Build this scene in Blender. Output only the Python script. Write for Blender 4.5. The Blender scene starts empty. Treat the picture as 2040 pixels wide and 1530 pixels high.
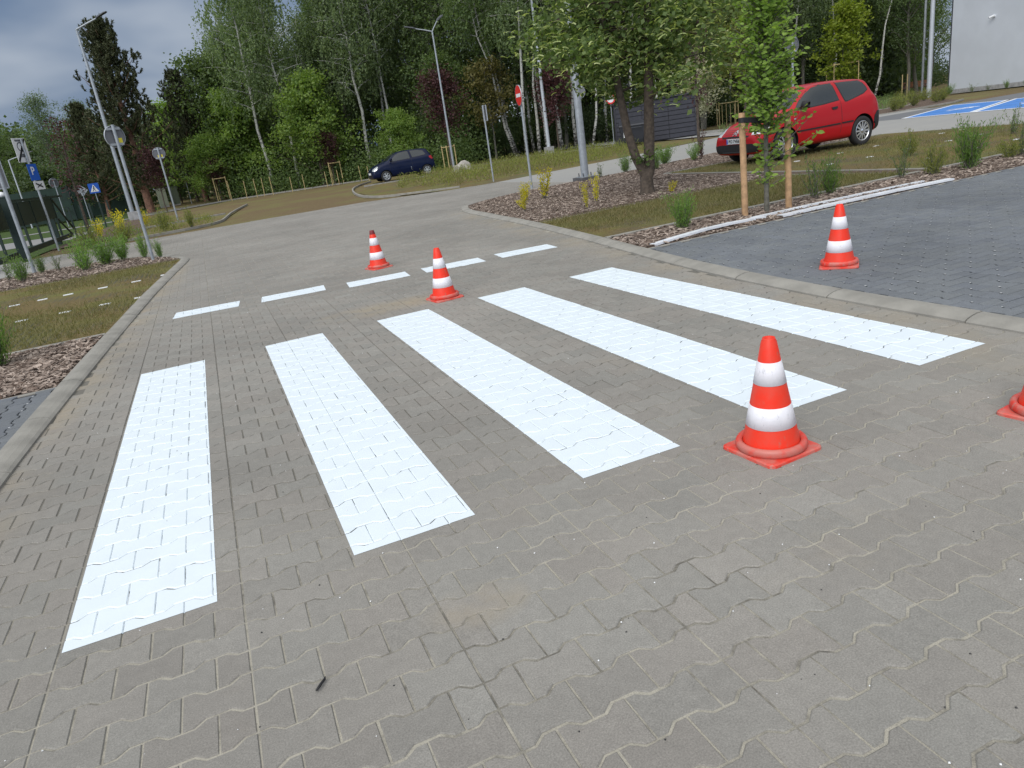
import bpy, bmesh, math, random
import numpy as np
from mathutils import Vector, Matrix, Euler
from mathutils.bvhtree import BVHTree

SC = bpy.context.scene
COL = SC.collection
R = math.radians
rnd = random.Random(7)
nrs = np.random.RandomState(11)

# ------------------------------------------------------------------ helpers
def tag(o, label=None, cat=None, group=None, kind=None):
    if label: o['label'] = label
    if cat: o['category'] = cat
    if group: o['group'] = group
    if kind: o['kind'] = kind
    return o

def empty(name, loc=(0, 0, 0), rz=0.0, label=None, cat=None, group=None):
    o = bpy.data.objects.new(name, None)
    COL.objects.link(o)
    o.location = loc
    o.rotation_euler = (0, 0, rz)
    o.empty_display_size = 0.1
    return tag(o, label, cat, group)

def link(name, me, parent=None):
    o = bpy.data.objects.new(name, me)
    COL.objects.link(o)
    o.parent = parent
    return o

def copy_tree(o, parent=None):
    c = o.copy()
    COL.objects.link(c)
    c.parent = parent
    for ch in list(o.children):
        copy_tree(ch, c)
    return c

def frame(d):
    d = Vector(d).normalized()
    a = Vector((0, 0, 1)) if abs(d.z) < 0.95 else Vector((1, 0, 0))
    u = a.cross(d).normalized()
    return u, d.cross(u), d

class MB:
    """collects shapes, builds ONE mesh object"""
    def __init__(s):
        s.v, s.f, s.m, s.sm = [], [], [], []
    def add(s, vs, fs, mi=0, smooth=False):
        b = len(s.v)
        s.v += [tuple(p) for p in vs]
        s.f += [tuple(i + b for i in f) for f in fs]
        s.m += [mi] * len(fs)
        s.sm += [smooth] * len(fs)
        return s
    def box(s, c, size, rz=0.0, mi=0, M=None):
        x, y, z = (k / 2 for k in size)
        vs = [Vector((a * x, b * y, d * z)) for d in (-1, 1) for a, b in ((-1, -1), (1, -1), (1, 1), (-1, 1))]
        if rz: vs = [Matrix.Rotation(rz, 3, 'Z') @ p for p in vs]
        vs = [p + Vector(c) for p in vs]
        if M: vs = [M @ p for p in vs]
        return s.add(vs, [(3, 2, 1, 0), (4, 5, 6, 7), (0, 1, 5, 4), (1, 2, 6, 5), (2, 3, 7, 6), (3, 0, 4, 7)], mi)
    def tube(s, pts, rad, n=8, mi=0, cap=True, smooth=True):
        pts = [Vector(p) for p in pts]
        if not hasattr(rad, '__len__'): rad = [rad] * len(pts)
        vs, fs = [], []
        u = None
        for i, p in enumerate(pts):
            d = (pts[min(i + 1, len(pts) - 1)] - pts[max(i - 1, 0)])
            if d.length < 1e-9: d = Vector((0, 0, 1))
            d.normalize()
            if u is None: u, w, _ = frame(d)
            u = (u - d * u.dot(d))
            u = u.normalized() if u.length > 1e-6 else frame(d)[0]
            w = d.cross(u)
            for k in range(n):
                a = 2 * math.pi * k / n
                vs.append(p + (u * math.cos(a) + w * math.sin(a)) * rad[i])
        for i in range(len(pts) - 1):
            for k in range(n):
                a, b = i * n + k, i * n + (k + 1) % n
                fs.append((a, b, b + n, a + n))
        s.add(vs, fs, mi, smooth)
        if cap:
            L = len(pts) - 1
            s.add([vs[k] for k in range(n)], [tuple(range(n - 1, -1, -1))], mi)
            s.add([vs[L * n + k] for k in range(n)], [tuple(range(n))], mi)
        return s
    def lathe(s, prof, n=32, mi=0, c=(0, 0, 0), smooth=True, M=None):
        vs, fs = [], []
        for r, z in prof:
            for k in range(n):
                a = 2 * math.pi * k / n
                p = Vector((r * math.cos(a) + c[0], r * math.sin(a) + c[1], z + c[2]))
                vs.append(M @ p if M else p)
        for i in range(len(prof) - 1):
            for k in range(n):
                a, b = i * n + k, i * n + (k + 1) % n
                fs.append((a, b, b + n, a + n))
        return s.add(vs, fs, mi, smooth)
    def prism(s, poly, z0, z1, mi=0, M=None, topmi=None):
        n = len(poly)
        vs = [Vector((x, y, z0)) for x, y in poly] + [Vector((x, y, z1)) for x, y in poly]
        if M: vs = [M @ p for p in vs]
        s.add(vs, [tuple(range(n - 1, -1, -1))] + [(i, (i + 1) % n, (i + 1) % n + n, i + n) for i in range(n)], mi)
        b = len(s.v) - 2 * n
        s.f.append(tuple(b + n + i for i in range(n))); s.m.append(mi if topmi is None else topmi); s.sm.append(False)
        return s
    def build(s, name, mats, parent=None, loc=None):
        me = bpy.data.meshes.new(name)
        me.from_pydata(s.v, [], s.f)
        for m in (mats if isinstance(mats, (list, tuple)) else [mats]): me.materials.append(m)
        me.polygons.foreach_set('material_index', s.m)
        me.polygons.foreach_set('use_smooth', s.sm)
        me.update()
        o = link(name, me, parent)
        if loc: o.location = loc
        return o

def np_mesh(name, V, F, mats, mi=None):
    """V (n,3), F (m,k) arrays -> mesh"""
    me = bpy.data.meshes.new(name)
    V = np.asarray(V, np.float32); F = np.asarray(F, np.int32)
    m, k = F.shape
    me.vertices.add(len(V)); me.vertices.foreach_set('co', V.ravel())
    me.loops.add(m * k); me.loops.foreach_set('vertex_index', F.ravel())
    me.polygons.add(m)
    me.polygons.foreach_set('loop_start', np.arange(0, m * k, k, dtype=np.int32))
    me.polygons.foreach_set('loop_total', np.full(m, k, np.int32))
    for x in (mats if isinstance(mats, (list, tuple)) else [mats]): me.materials.append(x)
    if mi is not None: me.polygons.foreach_set('material_index', np.asarray(mi, np.int32))
    me.polygons.foreach_set('use_smooth', np.zeros(m, bool))
    me.update(calc_edges=True)
    return me

def leaf_quads(c, d, n, l, w):
    """diamond leaves: centres, directions, normals, lengths, widths -> V,F"""
    d = d / (np.linalg.norm(d, axis=1, keepdims=True) + 1e-9)
    s = np.cross(n, d); s /= (np.linalg.norm(s, axis=1, keepdims=True) + 1e-9)
    l = np.asarray(l).reshape(-1, 1) * np.ones((len(c), 1)); w = np.asarray(w).reshape(-1, 1) * np.ones((len(c), 1))
    V = np.stack([c - d * l / 2, c + s * w / 2 - d * l * .08, c + d * l / 2, c - s * w / 2 - d * l * .08], 1).reshape(-1, 3)
    F = np.arange(len(c) * 4).reshape(-1, 4)
    return V, F

def unit(a):
    return a / (np.linalg.norm(a, axis=-1, keepdims=True) + 1e-9)

# ------------------------------------------------------------------ materials
class NT:
    def __init__(s, m):
        m.use_nodes = True
        s.nt = m.node_tree; s.nt.nodes.clear()
    def n(s, t, **kw):
        nd = s.nt.nodes.new(t)
        for k, v in kw.items():
            if k.startswith('_'):
                setattr(nd, k[1:], v)
            else:
                key = int(k[1:]) if k[0] == 'i' and k[1:].isdigit() else k.replace('__', ' ')
                inp = nd.inputs[key]
                if isinstance(v, bpy.types.NodeSocket): s.nt.links.new(v, inp)
                else: inp.default_value = v
        return nd
    def math(s, op, a, b=0.0, c=0.0):
        return s.n('ShaderNodeMath', _operation=op, i0=a, i1=b, i2=c).outputs[0]
    def mix(s, f, a, b, mode='MIX'):
        nd = s.n('ShaderNodeMix', _data_type='RGBA', _blend_type=mode)
        for k, v in ((0, f), (6, a), (7, b)):
            if isinstance(v, bpy.types.NodeSocket): s.nt.links.new(v, nd.inputs[k])
            else: nd.inputs[k].default_value = v if k == 0 else c4(v)
        return nd.outputs[2]
    def noise(s, vec, scale, detail=3.0, rough=.55):
        return s.n('ShaderNodeTexNoise', Vector=vec, Scale=scale, Detail=detail, Roughness=rough).outputs[0]
    def ramp(s, f, stops):
        nd = s.n('ShaderNodeValToRGB', Fac=f)
        e = nd.color_ramp.elements
        while len(e) < len(stops): e.new(0.5)
        for i, (p, c) in enumerate(stops):
            e[i].position = p; e[i].color = c4(c)
        return nd.outputs[0]
    def smooth(s, x, a, b):
        nd = s.n('ShaderNodeMapRange', Value=x, From__Min=a, From__Max=b)
        nd.interpolation_type = 'SMOOTHSTEP'
        return nd.outputs[0]

def c4(c):
    if isinstance(c, (int, float)): return (c, c, c, 1)
    return tuple(c) if len(c) == 4 else (*c, 1)

def simple(name, col, rough=.6, metal=0.0, spec=.5, var=0.0, vscale=6.0, bump=0.0, bscale=40.0, coat=0.0):
    m = bpy.data.materials.new(name); t = NT(m)
    co = t.n('ShaderNodeTexCoord').outputs['Object']
    base = c4(col)
    if var:
        f = t.noise(co, vscale, 5.0)
        base = t.mix(t.smooth(f, .3, .7), [k * (1 - var) for k in col], [min(1, k * (1 + var)) for k in col])
    b = t.n('ShaderNodeBsdfPrincipled', Base__Color=base, Roughness=rough, Metallic=metal)
    b.inputs['Specular IOR Level'].default_value = spec
    b.inputs['Coat Weight'].default_value = coat
    if bump:
        bp = t.n('ShaderNodeBump', Strength=bump, Distance=.01, Height=t.noise(co, bscale, 4.0))
        t.nt.links.new(bp.outputs[0], b.inputs['Normal'])
    o = t.n('ShaderNodeOutputMaterial', Surface=b.outputs[0])
    return m

def leafmat(name, c1, c2, trans=.42, hue=.0, rough=.55):
    """random colour per leaf between c1 and c2, slightly different on every plant"""
    m = bpy.data.materials.new(name); t = NT(m)
    ri = t.n('ShaderNodeNewGeometry').outputs['Random Per Island']
    ob = t.n('ShaderNodeObjectInfo').outputs['Random']
    col = t.mix(ri, c1, c2)
    k = t.math('MULTIPLY_ADD', ob, .5, .75)
    col = t.mix(1.0, col, t.n('ShaderNodeCombineColor', Red=k, Green=k, Blue=k).outputs[0], 'MULTIPLY')
    d = t.n('ShaderNodeBsdfPrincipled', Base__Color=col, Roughness=rough)
    d.inputs['Specular IOR Level'].default_value = .3
    tr = t.n('ShaderNodeBsdfTranslucent', Color=t.mix(1.0, col, (1.5, 1.6, .7, 1), 'MULTIPLY'))
    mx = t.n('ShaderNodeMixShader', i0=trans)
    t.nt.links.new(d.outputs[0], mx.inputs[1]); t.nt.links.new(tr.outputs[0], mx.inputs[2])
    t.n('ShaderNodeOutputMaterial', Surface=mx.outputs[0])
    return m

def paver_mat(name, c, tint, dirt=True):
    m = bpy.data.materials.new(name); t = NT(m)
    g = t.n('ShaderNodeNewGeometry')
    ri = g.outputs['Random Per Island']; pos = g.outputs['Position']
    fine = t.noise(pos, 210, 3.0, .8)
    mid = t.noise(pos, 26, 4.0)
    big = t.noise(pos, .55, 5.0)
    col = t.mix(ri, [k * .91 for k in c], [k * 1.07 for k in c])
    rr = t.n('ShaderNodeTexWhiteNoise', _noise_dimensions='1D', W=ri).outputs[0]
    col = t.mix(t.math('MULTIPLY', rr, .45), col, tint)
    col = t.mix(1.0, col, t.ramp(fine, [(.25, .66), (.5, 1.0), (.78, 1.4)]), 'MULTIPLY')
    col = t.mix(1.0, col, t.ramp(mid, [(.3, .94), (.7, 1.06)]), 'MULTIPLY')
    col = t.mix(1.0, col, t.ramp(big, [(.3, .86), (.7, 1.14)]), 'MULTIPLY')
    if dirt:
        sand = t.noise(pos, 1.3, 6.0, .65)
        # two sandy patches beside the cone and where the stripes end
        def blob(cx, cy, rx, ry):
            sx = t.n('ShaderNodeSeparateXYZ', i0=pos)
            dx = t.math('DIVIDE', t.math('SUBTRACT', sx.outputs[0], cx), rx)
            dy = t.math('DIVIDE', t.math('SUBTRACT', sx.outputs[1], cy), ry)
            q = t.math('ADD', t.math('MULTIPLY', dx, dx), t.math('MULTIPLY', dy, dy))
            return t.math('SUBTRACT', 1.0, t.math('MINIMUM', q, 1.0))
        f = blob(2.2, .5, .8, .35)
        f = t.math('MAXIMUM', f, t.math('MULTIPLY', blob(1.29, -4.52, .2, .14), 1.1))
        sx = t.n('ShaderNodeSeparateXYZ', i0=pos)
        # sand washed up against the two kerbs
        kl = t.smooth(t.math('SUBTRACT', sx.outputs[0], t.math('MULTIPLY_ADD', sx.outputs[1], .068, -.47)), .42, .0)
        kr = t.smooth(t.math('SUBTRACT', t.math('MULTIPLY_ADD', sx.outputs[1], .115, 4.93), sx.outputs[0]), .5, .0)
        f = t.math('MAXIMUM', f, t.math('MULTIPLY', t.math('MULTIPLY', t.math('MAXIMUM', kl, t.math('MULTIPLY', kr, .6)), .7), t.smooth(sx.outputs[1], 9.6, 8.2)))
        f = t.math('MULTIPLY', f, t.smooth(sand, .36, .62))
        f = t.math('ADD', t.math('MULTIPLY', f, .85), t.math('MULTIPLY', t.smooth(sand, .58, .8), .25))
        col = t.mix(f, col, (.315, .265, .19))
    b = t.n('ShaderNodeBsdfPrincipled', Base__Color=col, Roughness=.88)
    b.inputs['Specular IOR Level'].default_value = .25
    bp = t.n('ShaderNodeBump', Strength=.35, Distance=.002, Height=fine)
    t.nt.links.new(bp.outputs[0], b.inputs['Normal'])
    t.n('ShaderNodeOutputMaterial', Surface=b.outputs[0])
    return m

def soil_mat(name, stops, scale=30, fine=160, bump=.6, dist=.02, patch=None, pscale=.7, rows=None):
    m = bpy.data.materials.new(name); t = NT(m)
    pos = t.n('ShaderNodeNewGeometry').outputs['Position']
    f = t.noise(pos, scale, 6.0, .65)
    f2 = t.noise(pos, fine, 3.0, .6)
    h = t.math('ADD', t.math('MULTIPLY', f, .6), t.math('MULTIPLY', f2, .4))
    col = t.ramp(h, stops)
    if patch:
        p = t.smooth(t.noise(pos, pscale, 5.0, .6), .42, .62)
        col = t.mix(t.math('MULTIPLY', p, .8), col, patch)
    if rows:
        # grid of plastic turf cells showing through
        sp = t.n('ShaderNodeSeparateXYZ', i0=pos)
        wx = t.math('ABSOLUTE', t.math('SINE', t.math('MULTIPLY', sp.outputs[0], 38)))
        wy = t.math('ABSOLUTE', t.math('SINE', t.math('MULTIPLY', sp.outputs[1], 38)))
        gr = t.smooth(t.math('MAXIMUM', wx, wy), .8, .97)
        gr = t.math('MULTIPLY', gr, t.smooth(t.noise(pos, .9, 3.0), .45, .65))
        col = t.mix(t.math('MULTIPLY', gr, .8), col, rows)
    b = t.n('ShaderNodeBsdfPrincipled', Base__Color=col, Roughness=.95)
    b.inputs['Specular IOR Level'].default_value = .15
    bp = t.n('ShaderNodeBump', Strength=bump, Distance=dist, Height=h)
    t.nt.links.new(bp.outputs[0], b.inputs['Normal'])
    t.n('ShaderNodeOutputMaterial', Surface=b.outputs[0])
    return m

def birch_mat():
    m = bpy.data.materials.new('birch_bark'); t = NT(m)
    co = t.n('ShaderNodeTexCoord').outputs['Object']
    mp = t.n('ShaderNodeMapping', Vector=co, Scale=(2.2, 2.2, 7.0)).outputs[0]
    f = t.noise(mp, 1.6, 5.0, .7)
    z = t.n('ShaderNodeSeparateXYZ', i0=co).outputs[2]
    base = t.math('MULTIPLY', t.math('SUBTRACT', 1.0, t.smooth(z, .2, 2.2)), .16)
    blk = t.smooth(t.math('ADD', f, base), .56, .62)
    col = t.mix(blk, (.42, .42, .39), (.03, .028, .025))
    b = t.n('ShaderNodeBsdfPrincipled', Base__Color=col, Roughness=.8)
    t.n('ShaderNodeOutputMaterial', Surface=b.outputs[0])
    return m

def cone_mat(name, col, dirt, dcol, amount):
    m = bpy.data.materials.new(name); t = NT(m)
    co = t.n('ShaderNodeTexCoord').outputs['Object']
    ob = t.n('ShaderNodeObjectInfo').outputs['Random']
    vec = t.n('ShaderNodeVectorMath', _operation='ADD', i0=co, i1=t.n('ShaderNodeCombineXYZ', X=t.math('MULTIPLY', ob, 40)).outputs[0]).outputs[0]
    st = t.n('ShaderNodeMapping', Vector=vec, Scale=(1.0, 1.0, .35)).outputs[0]
    f = t.smooth(t.noise(st, 34, 6.0, .75), .6 - amount, .80 - amount)
    f2 = t.smooth(t.noise(vec, 9, 5.0, .6), .36, .62)
    f = t.math('MAXIMUM', f, t.math('MULTIPLY', f2, dirt))
    z = t.n('ShaderNodeSeparateXYZ', i0=co).outputs[2]
    col = t.mix(t.math('MULTIPLY', f, .75), col, dcol)
    b = t.n('ShaderNodeBsdfPrincipled', Base__Color=col, Roughness=.42)
    b.inputs['Specular IOR Level'].default_value = .4
    t.n('ShaderNodeOutputMaterial', Surface=b.outputs[0])
    return m

def paint_mat(name, col):
    """fresh road paint; in the joints it has run in only partly"""
    m = bpy.data.materials.new(name); t = NT(m)
    g = t.n('ShaderNodeNewGeometry'); pos = g.outputs['Position']
    fine = t.noise(pos, 300, 3.0)
    big = t.noise(pos, 7, 5.0)
    c = t.mix(t.smooth(big, .3, .7), [k * .96 for k in col], col)
    b = t.n('ShaderNodeBsdfPrincipled', Base__Color=c, Roughness=.5)
    bp = t.n('ShaderNodeBump', Strength=.25, Distance=.002, Height=fine)
    t.nt.links.new(bp.outputs[0], b.inputs['Normal'])
    t.n('ShaderNodeOutputMaterial', Surface=b.outputs[0])
    return m

def groove_mat(name, col, bare):
    m = bpy.data.materials.new(name); t = NT(m)
    pos = t.n('ShaderNodeNewGeometry').outputs['Position']
    f = t.smooth(t.noise(pos, 6.5, 3.0, .65), .50, .58)
    b = t.n('ShaderNodeBsdfPrincipled', Base__Color=t.mix(f, col, bare), Roughness=.8)
    t.n('ShaderNodeOutputMaterial', Surface=b.outputs[0])
    return m

def joint_mat(name, sand, dark, lo=.42, hi=.62, swept=False):
    m = bpy.data.materials.new(name); t = NT(m)
    pos = t.n('ShaderNodeNewGeometry').outputs['Position']
    f = t.smooth(t.math('ADD', t.math('MULTIPLY', t.noise(pos, 1.1, 6.0, .62), .5), t.math('MULTIPLY', t.noise(pos, 11, 4.0, .7), .5)), lo, hi)
    if swept:      # the sand has been swept out of the joints around the crossing
        y = t.n('ShaderNodeSeparateXYZ', i0=pos).outputs[1]
        k = t.math('MULTIPLY', t.smooth(y, -4.6, -2.6), t.math('SUBTRACT', 1.0, t.smooth(y, .5, 4.0)))
        f = t.math('MAXIMUM', f, t.math('MULTIPLY', k, .9))
    g = t.noise(pos, 350, 3.0, .8)
    c = t.mix(f, sand, dark)
    c = t.mix(1.0, c, t.ramp(g, [(.3, .55), (.5, 1.0), (.75, 1.3)]), 'MULTIPLY')
    b = t.n('ShaderNodeBsdfPrincipled', Base__Color=c, Roughness=.95)
    t.n('ShaderNodeOutputMaterial', Surface=b.outputs[0])
    return m

M = {}
M['paver'] = paver_mat('grey_paver', (.238, .231, .212), (.245, .221, .198))
M['paver_dark'] = paver_mat('graphite_paver', (.138, .150, .168), (.17, .18, .18), dirt=False)
M['joint'] = joint_mat('joint_sand', (.36, .34, .285), (.12, .113, .098), .42, .66, True)
M['joint_dark'] = joint_mat('joint_sand_dark', (.035, .036, .038), (.02, .02, .022), .4, .6)
M['paint'] = paint_mat('road_paint', (.71, .785, .84))
M['paint_in'] = groove_mat('road_paint_joint', (.52, .56, .59), (.09, .09, .088))
M['road'] = soil_mat('road_sheet', [(.3, (.27, .268, .255)), (.7, (.34, .336, .32))], 3, 90, .1, .002, (.285, .285, .28), .15)
M['kerb'] = simple('kerb_concrete', (.262, .252, .226), .9, var=.14, vscale=5, bump=.25, bscale=160)
M['mulch'] = soil_mat('mulch_ground', [(.32, (.05, .035, .026)), (.5, (.13, .095, .075)), (.66, (.26, .21, .175))], 45, 150, 1.0, .03)
M['turf'] = soil_mat('turf_bay', [(.3, (.075, .055, .024)), (.5, (.155, .118, .052)), (.7, (.23, .175, .085))], 26, 120, .9, .02, (.145, .15, .045), .8, rows=(.075, .08, .075))
M['soil'] = soil_mat('brown_soil', [(.3, (.075, .048, .026)), (.5, (.15, .112, .06)), (.7, (.21, .158, .09))], 14, 90, .8, .02, (.16, .15, .06), .3)
M['lawn'] = soil_mat('lawn', [(.3, (.035, .06, .018)), (.7, (.075, .115, .034))], 20, 120, .8, .03)
M['street'] = soil_mat('street_asphalt', [(.3, (.2, .2, .2)), (.7, (.29, .29, .29))], 4, 120, .2, .003)
M['asphalt'] = soil_mat('walk_asphalt', [(.3, (.135, .14, .15)), (.7, (.18, .185, .195))], 4, 120, .2, .003)
M['blue'] = simple('blue_paint', (.04, .19, .55), .6, var=.12, vscale=1.2)
M['white'] = simple('white_paint', (.76, .78, .8), .5, var=.06, vscale=3)
M['steel'] = simple('galvanised_steel', (.33, .36, .39), .45, .35, var=.12, vscale=9)
M['steel_dark'] = simple('dark_steel', (.07, .075, .085), .5, .3)
M['sign_back'] = simple('sign_back_grey', (.16, .165, .18), .5, .3, var=.1)
M['sign_rim'] = simple('sign_rim', (.42, .45, .48), .4, .4)
M['yellow'] = simple('yellow_sticker', (.72, .62, .05), .6)
M['black'] = simple('black_plastic', (.012, .012, .014), .55)
M['rubber'] = simple('tyre_rubber', (.02, .02, .021), .8)
M['glass'] = simple('car_glass', (.018, .024, .028), .04, spec=.7, bump=.12, bscale=5)
M['chrome'] = simple('chrome', (.72, .73, .75), .18, .9)
M['lamp_glass'] = simple('headlight_glass', (.62, .66, .68), .12, .45, spec=.8, var=.3, vscale=14)
M['red_car'] = simple('red_car_paint', (.40, .005, .010), .4, spec=.2, coat=.4)
M['blue_car'] = simple('blue_car_paint', (.002, .006, .030), .4, spec=.12, coat=.3)
M['red_lens'] = simple('red_lens', (.35, .01, .01), .2)
M['wood'] = simple('stake_wood', (.42, .26, .14), .8, var=.22, vscale=11, bump=.3)
M['wood_pale'] = simple('stake_wood_pale', (.42, .33, .16), .85, var=.2, vscale=9)
M['bench_wood'] = simple('bench_wood', (.26, .11, .055), .7, var=.2)
M['bark'] = simple('tree_bark', (.075, .058, .045), .9, var=.35, vscale=16, bump=.8, bscale=60)
M['bark_grey'] = simple('tree_bark_grey', (.12, .115, .095), .9, var=.3, vscale=16, bump=.6, bscale=60)
M['bark_pine'] = simple('pine_bark', (.16, .085, .055), .9, var=.35, vscale=8, bump=.8, bscale=40)
M['birch'] = birch_mat()
M['conc'] = simple('footing_concrete', (.10, .10, .105), .9, var=.2)
M['conc_pale'] = simple('footing_concrete_pale', (.30, .30, .30), .9, var=.2)
M['green_metal'] = simple('green_fence_metal', (.008, .022, .017), .5)
M['green_screen'] = simple('green_screen', (.011, .03, .022), .8, var=.25, vscale=2)
M['shed'] = simple('anthracite_board', (.03, .031, .042), .55, var=.12, vscale=4)
M['bin'] = simple('bin_plastic', (.022, .024, .032), .5)
M['wall'] = simple('render_wall', (.545, .58, .63), .9, var=.05, vscale=.5, bump=.1, bscale=90)
M['cabinet'] = simple('cabinet_grey_green', (.30, .33, .24), .6, var=.08)
M['sign_blue'] = simple('sign_blue', (.015, .10, .48), .4)
M['sign_white'] = simple('sign_white', (.72, .73, .74), .4)
M['sign_red'] = simple('sign_red', (.58, .02, .015), .4)
M['sign_black'] = simple('sign_black', (.015, .015, .016), .5)
M['rock'] = simple('boulder_stone', (.32, .30, .27), .9, var=.25, vscale=5, bump=.6, bscale=20)
M['cone_red'] = cone_mat('cone_red', (.82, .032, .009), .28, (.40, .14, .10), .05)
M['cone_band'] = cone_mat('cone_band', (.79, .78, .82), .22, (.26, .26, .29), .05)
M['cone_base'] = cone_mat('cone_base', (.68, .04, .022), .75, (.40, .26, .22), .1)
M['lf_lime'] = leafmat('leaf_lime_tree', (0.081, 0.132, 0.042), (0.177, 0.242, 0.084))
M['lf_bract'] = leafmat('leaf_bract', (.34, .41, .17), (.50, .55, .28), .4)
M['lf_horn'] = leafmat('leaf_hornbeam', (0.105, 0.179, 0.032), (0.257, 0.366, 0.081))
M['lf_bright'] = leafmat('leaf_bright', (0.105, 0.179, 0.042), (0.217, 0.296, 0.074))
M['lf_mid'] = leafmat('leaf_mid', (0.082, 0.132, 0.051), (0.167, 0.230, 0.084))
M['lf_dark'] = leafmat('leaf_dark', (0.055, 0.087, 0.044), (0.117, 0.165, 0.070))
M['lf_birch'] = leafmat('leaf_birch', (0.082, 0.122, 0.060), (0.177, 0.230, 0.103))
M['lf_silver'] = leafmat('leaf_silver', (0.099, 0.145, 0.092), (0.172, 0.224, 0.145))
M['lf_purple'] = leafmat('leaf_purple', (0.040, 0.018, 0.021), (0.106, 0.042, 0.045), .25)
M['lf_brown'] = leafmat('leaf_bronze', (0.112, 0.106, 0.033), (0.211, 0.185, 0.059), .3)
M['lf_yellow'] = leafmat('leaf_yellow_green', (.115, .165, .016), (.22, .26, .035))
M['lf_forsy'] = leafmat('leaf_golden', (.48, .42, .02), (.68, .58, .03), .3)
M['lf_willow'] = leafmat('leaf_willow', (0.099, 0.191, 0.040), (0.198, 0.317, 0.079))
M['lf_olive'] = leafmat('leaf_olive', (0.132, 0.165, 0.040), (0.251, 0.264, 0.073))
M['lf_pine'] = leafmat('leaf_pine', (.036, .047, .022), (.082, .09, .040), .1)
M['lf_white'] = leafmat('leaf_white_bloom', (.30, .30, .20), (.5, .5, .38), .3)
M['chip'] = leafmat('bark_chip', (.09, .06, .045), (.40, .33, .28), 0.0, rough=.9)
M['blade'] = leafmat('grass_blade', (.10, .105, .036), (.225, .195, .095), .3)

# foliage scaled

# forest greyed
# ------------------------------------------------------------------ camera, sky, sun
cam = bpy.data.cameras.new('camera')
co = bpy.data.objects.new('camera', cam); COL.objects.link(co); SC.camera = co
cr = Vector((0.90954148, -0.39163776, -0.13911923)); cu = Vector((0.2504478, 0.24933927, 0.93547091)); cf = Vector((0.33167784, 0.88569171, -0.32486923))
CAM = Vector((0.80602, -6.44817, 1.41827))
mw = Matrix((cr, cu, -cf)).transposed().to_4x4(); mw.translation = CAM
co.matrix_world = mw
cam.sensor_fit = 'HORIZONTAL'; cam.sensor_width = 36.0; cam.lens = 36.0 * 1424.67 / 2040
cam.clip_start = .05; cam.clip_end = 2000

SUN_EL, SUN_AZ = R(38), R(-134)     # azimuth from +y, clockwise
w = bpy.data.worlds.new('World'); SC.world = w; w.use_nodes = True
t = NT(w)
sky = t.n('ShaderNodeTexSky'); sky.sky_type = 'NISHITA'; sky.sun_disc = False
sky.sun_elevation = SUN_EL; sky.sun_rotation = SUN_AZ; sky.air_density = 1.2; sky.dust_density = 2.0
d = t.n('ShaderNodeTexCoord').outputs['Generated']
sp = t.n('ShaderNodeSeparateXYZ', i0=d)
zz = t.math('MAXIMUM', sp.outputs[2], 0.02)
pl = t.n('ShaderNodeCombineXYZ', X=t.math('DIVIDE', sp.outputs[0], t.math('ADD', zz, .25)), Y=t.math('DIVIDE', sp.outputs[1], t.math('ADD', zz, .25)), Z=0.0).outputs[0]
n1 = t.noise(pl, 1.05, 4.0, .45)
n2 = t.noise(pl, 2.3, 4.0, .45)
cloud = t.mix(t.smooth(n1, .34, .62), (1.85, 3.0, 5.3), (7.6, 8.5, 10.1))
cloud = t.mix(t.math('MULTIPLY', t.smooth(n2, .5, .75), .45), cloud, (7.0, 8.0, 9.6))
ov = t.smooth(sp.outputs[2], .30, .85)
cloud = t.mix(ov, cloud, (11.0, 11.2, 11.5))
# the cloud cover is thinner and brighter around the hidden sun
sdv = (math.sin(SUN_AZ) * math.cos(SUN_EL), math.cos(SUN_AZ) * math.cos(SUN_EL), math.sin(SUN_EL))
sdot = t.n('ShaderNodeVectorMath', _operation='DOT_PRODUCT', i0=d, i1=sdv).outputs[1]
glow = t.math('MULTIPLY_ADD', t.smooth(sdot, -.1, 1.0), 1.5, 1.0)
cloud = t.mix(1.0, cloud, t.n('ShaderNodeCombineColor', Red=glow, Green=t.math('MULTIPLY', glow, .99), Blue=t.math('MULTIPLY', glow, .96)).outputs[0], 'MULTIPLY')
skyc = t.mix(.86, sky.outputs[0], cloud)
bg = t.n('ShaderNodeBackground', Color=skyc, Strength=.07)
t.n('ShaderNodeOutputWorld', Surface=bg.outputs[0])

sl = bpy.data.lights.new('sun', 'SUN'); sl.energy = 1.9; sl.angle = R(42); sl.color = (1.0, .96, .9)
so = bpy.data.objects.new('sun', sl); COL.objects.link(so)
sd = Vector((math.sin(SUN_AZ) * math.cos(SUN_EL), math.cos(SUN_AZ) * math.cos(SUN_EL), math.sin(SUN_EL)))
so.rotation_euler = sd.to_track_quat('Z', 'Y').to_euler(); so.location = (0, 0, 30)
SC.view_settings.view_transform = 'Standard'; SC.view_settings.look = 'None'
SC.view_settings.exposure = -0.11; SC.view_settings.gamma = 1.0
SC.render.engine = 'CYCLES'
SC.cycles.max_bounces = 6; SC.cycles.diffuse_bounces = 3; SC.cycles.glossy_bounces = 3
SC.cycles.transmission_bounces = 4; SC.cycles.transparent_max_bounces = 4
SC.cycles.use_denoising = True

# ------------------------------------------------------------------ ground and surfaces
def sheet(name, poly, z, mat, kind='structure', thick=.0):
    mb = MB()
    if thick: mb.prism(poly, z - thick, z)
    else: mb.add([(x, y, z) for x, y in poly], [tuple(range(len(poly)))])
    o = mb.build(name, mat)
    return tag(o, kind=kind)

def inside(pt, poly):
    x, y = pt; c = False; n = len(poly)
    for i in range(n):
        (x1, y1), (x2, y2) = poly[i], poly[i - 1]
        if (y1 > y) != (y2 > y) and x < (x2 - x1) * (y - y1) / (y2 - y1) + x1: c = not c
    return c

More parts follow.
